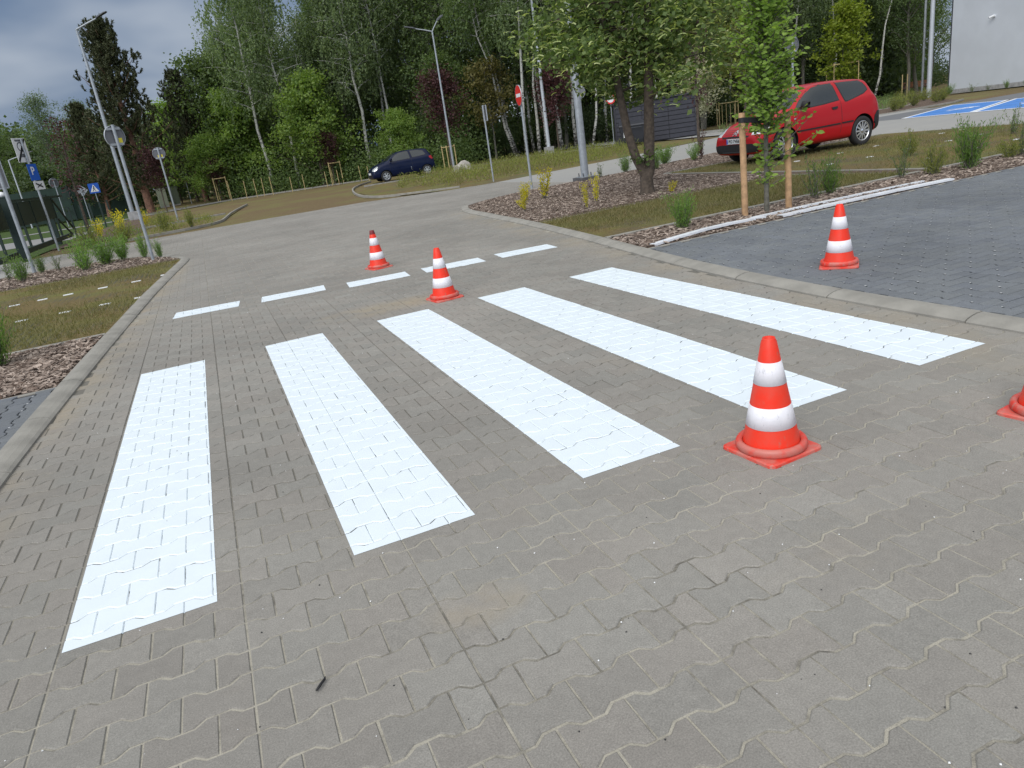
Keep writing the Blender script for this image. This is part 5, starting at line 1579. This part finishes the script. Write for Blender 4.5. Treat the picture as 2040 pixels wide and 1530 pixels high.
# rectangular edge-on board
e = pole_sign(10.53, 18.33, 2.55, 'small rectangular sign seen edge on, on a thin pole beyond the road', .028)
m = plate_frame((.99, -.07, 0), (.05, 0, 2.28)); MB().box((0, 0, 0), (.4, .5, .006), M=m).build('sign_plate', M['sign_back'], e)
q = MB()
for a in ((-.2, 0, .014, .5), (.2, 0, .014, .5), (0, .25, .4, .014), (0, -.25, .4, .014)): q.box((a[0], a[1], -.012), (a[2], a[3], .03), M=m)
q.build('rim', M['sign_rim'], e)
# small red ringed sign by the shed
e = pole_sign(23.9, 32.2, 2.95, 'small white sign with a red ring, beside the dark shed', .03)
m = plate_frame(-vd(23.9, 32.2), (-.02, -.05, 2.62)); MB().prism(ngon(.28), -.004, .004, M=m).build('sign_plate', M['sign_white'], e)
MB().lathe([(.2, .005), (.2, .009), (.285, .009), (.285, -.004)], 36, M=m, smooth=False).build('red_ring', M['sign_red'], e)
q = MB(); q.box((0, -.02, .007), (.16, .05, .004), M=m); q.box((-.04, .03, .008), (.07, .08, .004), M=m); q.build('pictogram', M['sign_black'], e)
# sign board by the kerb end, seen from behind
e = pole_sign(-3.02, 12.75, 2.95, 'grey back of a big rectangular sign above the green willow shrub', .04)
m = plate_frame((-.25, .97, 0), (-.30, .06, 2.36)); MB().box((0, 0, 0), (.75, .95, .006), M=m).build('sign_plate', M['sign_back'], e)
q = MB()
for a in ((-.375, 0, .02, .95), (.375, 0, .02, .95), (0, .475, .75, .02), (0, -.475, .75, .02)): q.box((a[0], a[1], -.014), (a[2], a[3], .034), M=m)
q.build('rim', M['sign_rim'], e)
q = MB()
for k in range(2): q.box((.05 + .06 * k, -.3, -.0055), (.02, .14, .003), M=m)
q.build('sticker', M['sign_white'], e)
# parking zone end sign stack
e = pole_sign(-3.81, 21.13, 3.45, 'stack of parking signs with a crossed out white board on top', .034)
fz = Vector((.9, -.45, 0)); 
m = plate_frame(fz, fz.normalized() * .05 + Vector((-.12, 0, 3.12))); MB().box((0, 0, 0), (.56, .72, .008), M=m).build('zone_board', M['sign_white'], e)
q = MB()
def bar2(q, x0, y0, x1, y1, w, z, m):
    d = Vector((x1 - x0, y1 - y0)); n = Vector((-d.y, d.x)).normalized() * w / 2
    q.prism([(x0 - n.x, y0 - n.y), (x1 - n.x, y1 - n.y), (x1 + n.x, y1 + n.y), (x0 + n.x, y0 + n.y)], z, z + .003, M=m)
bar2(q, -.26, -.34, .26, .34, .07, .0055, m)
q.build('diagonal_bar', M['sign_black'], e)
q = MB()
for k in range(16):
    a0, a1 = 2 * math.pi * k / 16, 2 * math.pi * (k + 1) / 16
    bar2(q, .13 * math.cos(a0), .1 + .13 * math.sin(a0), .13 * math.cos(a1), .1 + .13 * math.sin(a1), .035, .0042, m)
bar2(q, -.12, -.16, .12, -.16, .1, .0042, m); bar2(q, -.17, .29, .17, .29, .06, .0042, m)
q.build('pictogram', M['sign_back'], e)
m = plate_frame(fz, fz.normalized() * .05 + Vector((.0, 0, 2.44))); MB().box((0, 0, 0), (.42, .50, .008), M=m).build('parking_panel', M['sign_blue'], e)
tm = text_mesh('P', .34, .001, bold=.006); tm.transform(m @ Matrix.Translation((-.02, .03, .0055))); tm.materials.append(M['sign_white']); link('lettering', tm, e)
m = plate_frame(fz, fz.normalized() * .05 + Vector((.04, 0, 2.03))); MB().box((0, 0, 0), (.46, .26, .008), M=m).build('lower_panel', M['sign_white'], e)
q = MB(); bar2(q, -.15, .07, .14, -.06, .05, .0045, m); bar2(q, -.12, -.06, .12, .05, .03, .0048, m); q.build('pictogram', M['sign_black'], e)
# small round one by the gate
e = pole_sign(-7.07, 46.3, 2.8, 'small dark round sign back on a thin pole behind the gate', .03)
round_back(e, 2.6, .3, (-.7, .7, 0), 0)
# pedestrian crossing sign and diamond next to it
e = pole_sign(-5.3, 48.5, 2.3, 'blue square crossing sign with a walking figure in a white triangle', .03)
fz = -vd(-5.3, 48.5); m = plate_frame(fz, fz * .05 + Vector((0, 0, 2.0))); MB().box((0, 0, 0), (.62, .62, .008), M=m).build('sign_plate', M['sign_blue'], e)
MB().prism([(-.25, -.22), (.25, -.22), (0, .24)], .003, .007, M=m).build('white_triangle', M['sign_white'], e)
q = MB(); q.prism([(.035 * math.cos(k), .1 + .035 * math.sin(k)) for k in np.linspace(0, 6.28, 11)[:-1]], .006, .010, M=m)
bar2(q, 0, .07, -.01, -.05, .055, .0072, m); bar2(q, -.01, -.04, -.09, -.18, .035, .0074, m); bar2(q, -.01, -.04, .07, -.18, .035, .0076, m); bar2(q, .0, .05, .08, -.02, .025, .0078, m); bar2(q, 0, .05, -.07, -.03, .025, .008, m)
q.build('walker', M['sign_black'], e)
e = pole_sign(-6.0, 48.2, 2.25, 'grey back of a diamond shaped sign beside the crossing sign', .03)
m = plate_frame(vd(-6, 48.2), (0, .05, 1.95), roll=math.pi / 4); MB().box((0, 0, 0), (.5, .5, .008), M=m).build('sign_plate', M['sign_rim'], e)
q = MB(); q.box((0, 0, -.02), (.5, .04, .03), M=m); q.build('bracket', M['sign_back'], e)
# cycle sign
e = pole_sign(.13, 56, 2.45, 'small round blue cycle sign in front of the pines', .03)
fz = -vd(.13, 56); m = plate_frame(fz, fz * .05 + Vector((0, 0, 2.2))); MB().prism(ngon(.3), -.004, .004, M=m).build('sign_plate', M['sign_blue'], e)
q = MB()
for cx in (-.1, .1):
    for k in range(12):
        a0, a1 = 2 * math.pi * k / 12, 2 * math.pi * (k + 1) / 12; bar2(q, cx + .075 * math.cos(a0), -.05 + .075 * math.sin(a0), cx + .075 * math.cos(a1), -.05 + .075 * math.sin(a1), .02, .005, m)
bar2(q, -.1, -.05, -.04, .07, .02, .0055, m); bar2(q, -.04, .06, .07, .06, .02, .0057, m); bar2(q, .1, -.05, .06, .1, .02, .0059, m); bar2(q, -.04, .06, .0, -.05, .02, .0061, m)
q.build('bicycle_mark', M['sign_white'], e)

def lamp(x, y, h, r0, r1, label, arms, base=None, mat='steel', name='street_lamp'):
    e = empty(name, (x, y, 0), 0, label, 'street lamp')
    MB().tube([(0, 0, -.05), (0, 0, h * .5), (0, 0, h)], [r0, (r0 + r1) / 2, r1], 18).build('pole', M[mat], e)
    for (dx, dy, dz, ln) in arms:
        d = Vector((dx, dy, 0)).normalized(); c = Vector((0, 0, h - .03)); k = c + d * ln + Vector((0, 0, dz))
        MB().tube([c, c.lerp(k, .5) + Vector((0, 0, .01)), k], [r1 * .8, r1 * .7, r1 * .65], 10).build('arm', M[mat], e)
        s = Vector((-d.y, d.x, 0)); up = Vector((0, 0, 1)); q = MB(); vs = []
        for a, w, t in ((0, .04, .04), (.12, .085, .07), (.5, .13, .05), (.62, .09, .03)):
            p = k + d * a + up * dz * a
            vs += [p - s * w + up * .0, p + s * w + up * .0, p + s * w * .8 + up * t, p - s * w * .8 + up * t]
        q.add(vs, [(i * 4 + j, i * 4 + (j + 1) % 4, (i + 1) * 4 + (j + 1) % 4, (i + 1) * 4 + j) for i in range(3) for j in range(4)] + [(3, 2, 1, 0), (12, 13, 14, 15)])
        q.build('lamp_head', M['steel_dark'], e)
    if base == 'block':
        q = MB(); q.prism(rounded_rect(.52, .52, .03), .0, .10); q.build('footing', M['conc'], e)
        q = MB(); q.prism(rounded_rect(.36, .36, .02), .10, .118); q.build('flange', M['steel'], e)
        for a in (45, 135, 225, 315):
            MB().tube([(.17 * math.cos(R(a)), .17 * math.sin(R(a)), .1), (.17 * math.cos(R(a)), .17 * math.sin(R(a)), .21)], .014, 8).build('anchor_bolt', M['steel_dark'], e)
    elif base == 'pale':
        q = MB(); q.prism(rounded_rect(.5, .5, .02), -.02, .42); q.build('footing', M['conc_pale'], e)
    return e
Xc = Vector((cr.x, cr.y, 0)).normalized()
lamp(10.45, 11.35, 8.6, .105, .07, 'thick steel lamp post bolted to a dark footing in the mulch bed', [(-Xc.x, -Xc.y, .1, 1.0)], 'block')
lamp(-2.76, 38.8, 9.55, .12, .06, 'tall lamp post with one arm, standing in front of the tall pine', [(Xc.x, Xc.y, .35, 1.15)], 'pale')
lamp(15.02, 35.85, 7.55, .07, .04, 'lamp post with two arms beside the blue car', [(-.95, .3, .25, .9), (.8, .6, .55, .6)], None, 'steel')
M['lamp_pale'] = simple('lamp_pale_steel', (.46, .49, .53), .45, .2)
lamp(22.1, 37.3, 9.6, .12, .07, 'tall pale lamp post among the birch trunks', [(-.9, .3, .2, 1.0)], 'pale', 'lamp_pale')
lamp(-10.8, 56.0, 4.75, .06, .045, 'short white street lamp with one arm behind the parking signs', [(.95, .1, .25, 1.0)], None, 'lamp_pale')
lamp(46.2, 29.3, 10.5, .15, .11, 'thick pale mast standing next to the white wall', [(-.9, .3, .1, 1.2)], None, 'lamp_pale')
lamp(50.7, 33.4, 10.5, .085, .07, 'thin grey mast just behind the thick pale mast', [(-.9, .3, .1, 1.0)], None, 'steel')

# ------------------------------------------------------------------ staked frames and stakes
def frame_stakes(x, y, h, w, label, rz, n=2, extra=0):
    e = empty('tree_support', (x, y, 0), rz, label, 'tree support', 'staked tree frames')
    P = [(-w / 2, -w / 2), (w / 2, -w / 2), (0, w / 2)] if n == 2 else [(-w / 2, -w / 2), (w / 2, -w / 2), (w / 2, w / 2), (-w / 2, w / 2)]
    for k, (a, b) in enumerate(P):
        MB().tube([(a, b, -.05), (a, b, h + .06)], .032, 8).build('stake', M['wood_pale'], e)
    for k in range(len(P)):
        a, b = P[k], P[(k + 1) % len(P)]
        MB().tube([(a[0], a[1], h - .03), (b[0], b[1], h - .03)], .03, 8).build('rail', M['wood_pale'], e)
    for k in range(extra):
        q = -w / 2 + w * (k + .7) / (extra + .6)
        MB().tube([(q, -w / 2 - .05, -.05), (q, -w / 2 - .05, h - .1)], .022, 6).build('slat', M['wood_pale'], e)
    return e
frame_stakes(2.2, 49.2, 1.5, .85, 'wooden tree frame around the small purple tree near the pines', .3)
frame_stakes(9.5, 44.9, 1.4, .8, 'wooden tree frame around the small purple tree on the earth apron edge', .2)
frame_stakes(15.3, 37.6, 1.35, .72, 'wooden tree frame beside the twin-armed lamp', .5)
frame_stakes(36.6, 37.6, 1.5, 1.3, 'wide wooden tree frame with many slats behind the red car bonnet', -.55, 4, 4)
frame_stakes(43.4, 33.8, 2.9, 1.6, 'wooden tree frame seen over the roof of the red car', -.5, 4)
for k, (x, y, h) in enumerate([(3.65, 45.4, 1.1), (4.3, 45.3, 1.13), (4.75, 45.0, 1.11), (5.3, 44.9, 1.12), (6.5, 44.3, .9), (7.3, 44.2, .96), (8.75, 43.9, .92), (9.6, 44.2, .91), (10.9, 43.1, .96), (11.25, 42.3, .88), (2.7, 45.6, 1.25)]):
    o = MB().tube([(0, 0, -.05), (rnd.uniform(-.03, .03), 0, h)], .022, 7).build('thin_stake', M['wood_pale'], None, (x, y, 0))
    tag(o, 'thin pale stake in the row between the earth apron and the wood', 'stake', 'thin stakes along the wood edge')
# far right stakes by the wall
for x, y in ((45.2, 30.5), (47.0, 31.6)):
    tag(MB().tube([(0, 0, -.05), (0, 0, 1.6)], .03, 7).build('thin_stake', M['wood_pale'], None, (x, y, 0)), 'thin stake by the corner of the white wall', 'stake', 'stakes at the wall corner')

# ------------------------------------------------------------------ shed, bin, bench, wall, cabinets, rock
A, B = Vector((23.0, 30.3)), Vector((26.76, 28.19))
d = (B - A).normalized(); nrm = Vector((d.y, -d.x));  W = (B - A).length
if nrm.dot(Vector((-1, -1))) < 0: nrm = -nrm
e = empty('slatted_shed', (A.x, A.y, 0), math.atan2(d.y, d.x), 'dark anthracite slatted bin shed behind the lime tree', 'shed')
# local x along the face, local y = inward
sgn = -1 if Vector((-d.y, d.x)).dot(nrm) > 0 else 1
Mx = Matrix.Scale(1, 4)
H = 2.2; DP = 2.6
for (nm, x0, x1, y0, y1, z0, z1) in (('back_panel', 0, W, DP, DP + .05, 0, H), ('side_panel', -.05, 0, .0, DP + .05, 0, H - .02), ('side_panel', W, W + .05, .0, DP + .05, 0, H - .02), ('roof', -.12, W + .12, -.12, DP + .15, H + .002, H + .07)):
    q = MB(); q.box(((x0 + x1) / 2, sgn * (y0 + y1) / 2, (z0 + z1) / 2), (x1 - x0, y1 - y0, z1 - z0)); q.build(nm, M['shed'], e)
q = MB(); q.box((W / 2, sgn * .06, H / 2), (W - .01, .02, H - .02)); q.build('inner_lining', M['black'], e)
for k in range(9):
    z = .06 + k * .238
    q = MB()
    for p in range(3):
        a, b = W * p / 3 + .012, W * (p + 1) / 3 - .012
        q.box(((a + b) / 2, sgn * .016, z + .108), (b - a, .032, .216 - .012))
    q.build('slat_board', M['shed'], e)
e = empty('rubbish_bin', (22.9, 28.6, 0), math.atan2(d.y, d.x), 'dark wheeled rubbish container in front of the slatted shed', 'bin')
q = MB(); vs = []
for z, w, dd in ((.14, .50, .40), (.3, .55, .44), (1.02, .66, .52)):
    vs += [(-w, -dd, z), (w, -dd, z), (w, dd, z), (-w, dd, z)]
q.add(vs, [(i * 4 + j, i * 4 + (j + 1) % 4, (i + 1) * 4 + (j + 1) % 4, (i + 1) * 4 + j) for i in range(2) for j in range(4)] + [(3, 2, 1, 0), (8, 9, 10, 11)]); q.build('tub', M['bin'], e)
q = MB(); q.add([(-.70, -.56, 1.03), (.70, -.56, 1.03), (.70, .56, 1.03), (-.70, .56, 1.03), (-.68, -.54, 1.1), (.68, -.54, 1.1), (.66, .2, 1.26), (-.66, .2, 1.26), (.68, .54, 1.12), (-.68, .54, 1.12)], [(3, 2, 1, 0), (0, 1, 5, 4), (4, 5, 6, 7), (7, 6, 8, 9), (1, 2, 8, 6, 5), (3, 0, 4, 7, 9), (2, 3, 9, 8)]); q.build('lid', M['bin'], e)
for a in (-.42, .42):
    for b in (-.3, .3): MB().tube([(a - .02, b, .08), (a + .02, b, .08)], .08, 14).build('wheel', M['rubber'], e)
q = MB(); q.tube([(-.5, -.60, .92), (.5, -.60, .92)], .014, 8); q.build('handle', M['steel_dark'], e)
q = MB(); q.box((-.42, sgn * -.52, .62), (.10, .012, .30)); q.build('sticker', M['sign_white'], e)

e = empty('park_bench', (62.0, 43.2, 0), -.88, 'brown wooden park bench at the edge of the wood by the mast', 'bench')
for k in range(3): MB().box((0, -.18 + .17 * k, .45), (1.9, .14, .04)).build('seat_slat', M['bench_wood'], e)
for k in range(3): MB().box((0, .27 + .03 * k, .58 + .15 * k), (1.9, .035, .12)).build('back_slat', M['bench_wood'], e)
for s in (-.8, .8):
    q = MB(); q.tube([(s, -.2, 0), (s, -.2, .43)], .03, 8); q.tube([(s, .2, 0), (s, .22, .43), (s, .36, .95)], .03, 8); q.tube([(s, -.22, .42), (s, .24, .42)], .03, 8); q.build('leg', M['steel_dark'], e)
    q = MB(); q.tube([(s * 1.12, -.22, .43), (s * 1.12, -.22, .66), (s * 1.12, .28, .68)], .025, 8); q.build('armrest', M['steel_dark'], e)

A = Vector((46.6, 28.2)); B = Vector((43.2, 10.0)); dW = (B - A).normalized(); nW = Vector((-dW.y, dW.x)) if Vector((-dW.y, dW.x)).x > 0 else Vector((dW.y, -dW.x))
e = empty('white_building', (A.x, A.y, 0), 0, 'plain pale rendered building whose blank wall closes off the view', 'building')
P = [Vector((0, 0)), B - A, B - A + nW * 18, nW * 18]
if (P[1].x * P[3].y - P[1].y * P[3].x) < 0: P = P[::-1]
MB().prism([tuple(p) for p in P], .02, 9.5).build('wall', M['wall'], e)
c0 = -dW * .09 - nW * .01
q = MB(); q.prism([tuple(c0), tuple(c0 + dW * .08), tuple(c0 + dW * .08 + nW * 18), tuple(c0 + nW * 18)] if True else [], .0, 9.52); q.build('dark_side_cladding', M['steel_dark'], e)
s0 = -nW * .012
q = MB(); q.prism([tuple(s0 - dW * .0), tuple(s0 + (B - A)), tuple(s0 + (B - A) + nW * .01), tuple(s0 + nW * .01)], 0, .25); q.build('plinth', M['conc_pale'], e)
q = MB(); q.prism([tuple(-nW * .08 - dW * .15), tuple(-nW * .08 + (B - A)), tuple((B - A) + nW * 18.1), tuple(nW * 18.1 - dW * .15)], 9.53, 9.68); q.build('roof', M['steel_dark'], e)
pc = A + dW * 3.15 - nW * .0
e = empty('security_camera', (pc.x, pc.y, 4.05), math.atan2(-nW.y, -nW.x), 'small white security camera high on the blank wall', 'camera')
MB().tube([(0, 0, 0), (.035, 0, 0)], .07, 16).build('mount_plate', M['white'], e)
MB().tube([(.03, 0, 0), (.13, .0, -.02)], .025, 10).build('arm', M['white'], e)
MB().tube([(.08, .08, .03), (.24, -.13, -.04)], .06, 16).build('housing', M['white'], e)
MB().tube([(.24, -.13, -.04), (.252, -.146, -.045)], .048, 16).build('lens', M['black'], e)

for k, (x, y, mt, lab) in enumerate(((-1.75, 54.9, 'cabinet', 'pale green utility cabinet behind the second round sign'), (-.95, 55.6, 'cabinet_dark', 'darker green utility cabinet beside the pale one'))):
    M['cabinet_dark'] = M.get('cabinet_dark') or simple('cabinet_dark_green', (.10, .125, .085), .6, var=.1)
    e = empty('utility_cabinet', (x, y, 0), .15, lab, 'cabinet', 'utility cabinets')
    q = MB(); q.box((0, 0, .72), (.62, .32, 1.25)); q.build('housing', M[mt], e)
    q = MB(); q.box((0, 0, 1.37), (.68, .38, .05)); q.build('roof', M[mt], e)
    q = MB(); q.box((0, 0, .05), (.6, .3, .1)); q.build('plinth', M['conc_pale'], e)
    for s, z in ((-.15, .75), (.15, .75)):
        q = MB(); q.box((s, -.165, z), (.28, .012, 1.1)); q.build('door', M[mt], e)

q = bmesh.new(); bmesh.ops.create_icosphere(q, subdivisions=3, radius=.5)
for v in q.verts:
    f = 1 + .22 * math.sin(v.co.x * 7 + 1) * math.cos(v.co.y * 6) + .12 * math.sin(v.co.z * 13 + v.co.x * 9)
    v.co = Vector((v.co.x * 1.25 * f, v.co.y * .9 * f, max(-.12, v.co.z * .75 * f)))
me = bpy.data.meshes.new('boulder'); q.to_mesh(me); q.free(); me.materials.append(M['rock'])
o = link('boulder', me); o.location = (13.9, 31.2, .08); tag(o, 'pale flat boulder lying in the verge behind the blue car tail', 'boulder')

# ------------------------------------------------------------------ gate, fence, green screen
def fence_post(x, y, h, w, label):
    o = MB(); o.box((0, 0, h / 2), (w, w, h)); o.box((0, 0, h + .01), (w + .02, w + .02, .02))
    return tag(o.build('fence_post', M['green_metal'], None, (x, y, 0)), label, 'fence post')
e = empty('sliding_gate', (-4.35, 18.4, 0), 0, 'dark green sliding gate with a solid upper panel beside the side road', 'gate')
a, b = Vector((0, 0, 0)), Vector((.25, 8.2, 0)); dd = (b - a).normalized(); ang = math.atan2(dd.y, dd.x)
def gbar(s0, s1, z0, z1, th, nm, mat='green_metal'):
    c = a + dd * (s0 + s1) / 2
    return MB().box((c.x, c.y, (z0 + z1) / 2), (s1 - s0, th, z1 - z0), ang).build(nm, M[mat], e)
gbar(-4, 8.2, .12, .27, .09, 'bottom_beam')
gbar(-4, 6.4, .92, 1.62, .03, 'solid_panel')
gbar(-4, 8.2, 1.63, 1.70, .06, 'top_rail')
for s in (-4, -2.6, -1.3, 0, 1.6, 3.2, 4.8, 6.4): gbar(s - .03, s + .03, .28, 1.62, .065, 'upright')
c0, c1 = a + dd * 6.5, a + dd * 9.2
MB().tube([(c0.x, c0.y, 1.62), (c1.x, c1.y, .2)], .04, 8).build('brace', M['green_metal'], e)
MB().tube([(c0.x, c0.y, .9), (c1.x - .05, c1.y - .8, .2)], .035, 8).build('brace', M['green_metal'], e)
q = MB(); q.box((.05, 2.4, 1.30), (.012, .5, .40), 0.03); q.build('notice', M['sign_white'], e)
q = MB(); q.box((.12, 4.6, 1.36), (.012, .35, .36), 0.03); q.build('notice', M['cabinet'], e)
fence_post(-4.1, 17.6, 1.75, .17, 'thick green gate post with a white cap lamp, nearest the side road')
tag(MB().lathe([(0, .0), (.06, .0), (.085, .05), (.07, .11), (.0, .14)], 20).build('post_lamp', M['sign_white'], None, (-4.1, 17.6, 1.785)), 'small white dome lamp on top of the gate post', 'lamp')
fence_post(-4.25, 24.3, 1.75, .17, 'thick green post in the middle of the sliding gate')
for k, (x, y, lab) in enumerate(((-4.05, 27.2, 'slim green fence post just past the gate brace'), (-3.95, 29.6, 'slim green fence post between the gate and the yellow blossom'), (-3.85, 31.8, 'slim green fence post behind the yellow blossom'), (-3.7, 34.2, 'slim green fence post close to the lamp footing'), (-3.6, 36.6, 'slim green fence post farthest along, behind the lamp footing'))):
    fence_post(x, y, 1.2, .07, lab)
e = empty('screen_fence', (-30, 58, 0), 0, 'long dark green screened fence across the back beyond the gate', 'fence')
pts = [(-30, 62), (-22, 59.5), (-14, 57.5), (-8, 57.0), (-4.5, 58.5)]
for (x0, y0), (x1, y1) in zip(pts, pts[1:]):
    L_ = math.hypot(x1 - x0, y1 - y0); an = math.atan2(y1 - y0, x1 - x0)
    MB().box(((x0 + x1) / 2 + 30, (y0 + y1) / 2 - 58, 1.3), (L_ - .1, .04, 2.4), an).build('screen_panel', M['green_screen'], e)
for x0, y0 in pts: MB().box((x0 + 30, y0 - 58, 1.3), (.09, .09, 2.6)).build('post', M['green_metal'], e)

# ground behind the gate: lawn, street
sheet('lawn', [(-70, 18.6), (-4.4, 18.6), (-3.4, 38), (-2, 57), (-4, 66), (-70, 66)], -.03, M['lawn'])
sheet('street', [(-70, 33), (-4.3, 27.5), (-4.0, 32.5), (-14, 36), (-70, 41)], -.022, M['street'])
sheet('footpath', [(-70, 47.5), (-4.2, 40.5), (2.2, 46.3), (2.0, 46.9), (-4.2, 42.0), (-70, 49.5)], -.018, M['street'])
sheet('planting_bed_ground', [(-4.2, 22), (-1.6, 22.8), (-1.2, 27), (-2.0, 31), (-2.2, 40), (-3.3, 40), (-3.7, 33)], -.02, M['mulch'])
# soil islands of the earth apron with their kerbs
def far_kerb(pts): return edging([tuple(p) for p in smooth_line(pts, 1)], .0, 1.2, 1.0)
far_kerb([(-2.8, 19.6), (-.5, 20.3), (.6, 20.7), (1.25, 21.8), (1.5, 24), (1.9, 28), (2.9, 34)])
far_kerb([(10.6, 38.8), (9.4, 36.2), (8.2, 32.4), (7.25, 27.4), (6.7, 23.2), (6.75, 20.8), (7.3, 19.6), (9.2, 18.2)])
edging([(-2.6, 26), (1.6, 27.5)], .0, 2.0)
edging([(8.9, 33.0), (16, 32.6)], .0, 2.0)
edging([(-3.4, 44.6), (3.2, 47.4), (12, 43.6)], .0, 2.0)
edging([(15.5, 36.8), (21.5, 38.0), (25.2, 31.2)], .0, 2.0)
sheet('turf_bay_ground', [(7.4, 27.0), (9.4, 33), (10.6, 38.6), (16, 37.5), (21.5, 38), (25.2, 31), (24, 23), (18, 20.3), (15, 19.0), (10.2, 17.6), (8.6, 17.8), (7.4, 19.4), (6.8, 22)], -.03, M['turf'])
sheet('turf_bay_ground', [(-2.8, 19.6), (.6, 20.8), (1.4, 23), (2.9, 34), (2.5, 44), (-2.2, 42), (-1.2, 27)], -.032, M['soil'])
# bed with its edging in front of the white wall
sheet('planting_bed_ground', [(26.5, 19.0), (30.2, 18.3), (34.6, 18.8), (36.2, 19.6), (44.5, 29), (60, 40), (40, 36), (27, 24)], .004, M['mulch'])
edging([(26.5, 19.0), (30.2, 18.3), (34.6, 18.8), (36.2, 19.6)], 0, 1.5)
edging([(26.3, 26.5), (30.4, 23.2), (36.2, 22.6), (44.3, 28.6)], .0, 2.0)

# ---- small things
GM = {'right': 'small white marker stones in the far turf bay', 'left': 'small white marker stones in the near turf bay'}
def marker(x, y, side):
    o = MB().prism(rounded_rect(.145, .07, .012, 3), -.01, .010).build('marker_stone', M['white'], None, (x, y, .022)); o.rotation_euler = (rnd.uniform(-.02, .02), rnd.uniform(-.02, .02), rnd.uniform(-.1, .1))
    tag(o, 'small white marker stone set in the turf bay ' + ('around the red car' if side == 'right' else 'by the round sign and bark strip'), 'marker stone', GM[side])
for x, y in ((15.57, 4.66), (16.6, 4.7), (13.2, 4.55), (14.4, 4.62), (12.2, 4.6), (17.77, 4.75), (14.15, 6.2), (12.9, 6.2), (15.3, 6.25), (16.4, 6.3), (17.5, 6.3), (12.67, 2.83), (13.9, 2.9), (15.1, 2.95), (18.2, 6.3)): marker(x, y, 'right')
for x, y in ((-2.23, 6.71), (-1.5, 6.84), (-1.0, 6.88), (-.5, 6.91), (-.06, 7.1), (-1.86, 6.8), (-1.24, 4.72), (-.75, 4.74), (-.31, 4.75), (-1.75, 4.7), (-2.3, 4.68)): marker(x, y, 'left')
o = MB().tube([(0, 0, .006), (.012, .006, .012), (.018, .02, .008), (.03, .03, .010), (.033, .045, .006)], [.003, .0045, .004, .004, .002], 7).build('twig', M['black'], None, (.755, -4.63, 0)); tag(o, 'small dark crooked twig lying on the grey paving', 'twig')
# grit on the paving
rng = np.random.RandomState(3); mb = MB()
for k in range(520):
    x, y = rng.uniform(-.5, 4.6), -6.0 + 8 * rng.uniform() ** 1.6; r = rng.uniform(.0012, .0038)
    mb.add([(x + r * math.cos(a), y + r * math.sin(a), .0012) for a in (0, 1.6, 3.1, 4.7)] + [(x, y, .0012 + r)], [(0, 1, 4), (1, 2, 4), (2, 3, 4), (3, 0, 4)], int(k % 3 == 0))
tag(mb.build('gravel', [M['sign_white'], M['sign_black']]), kind='stuff')
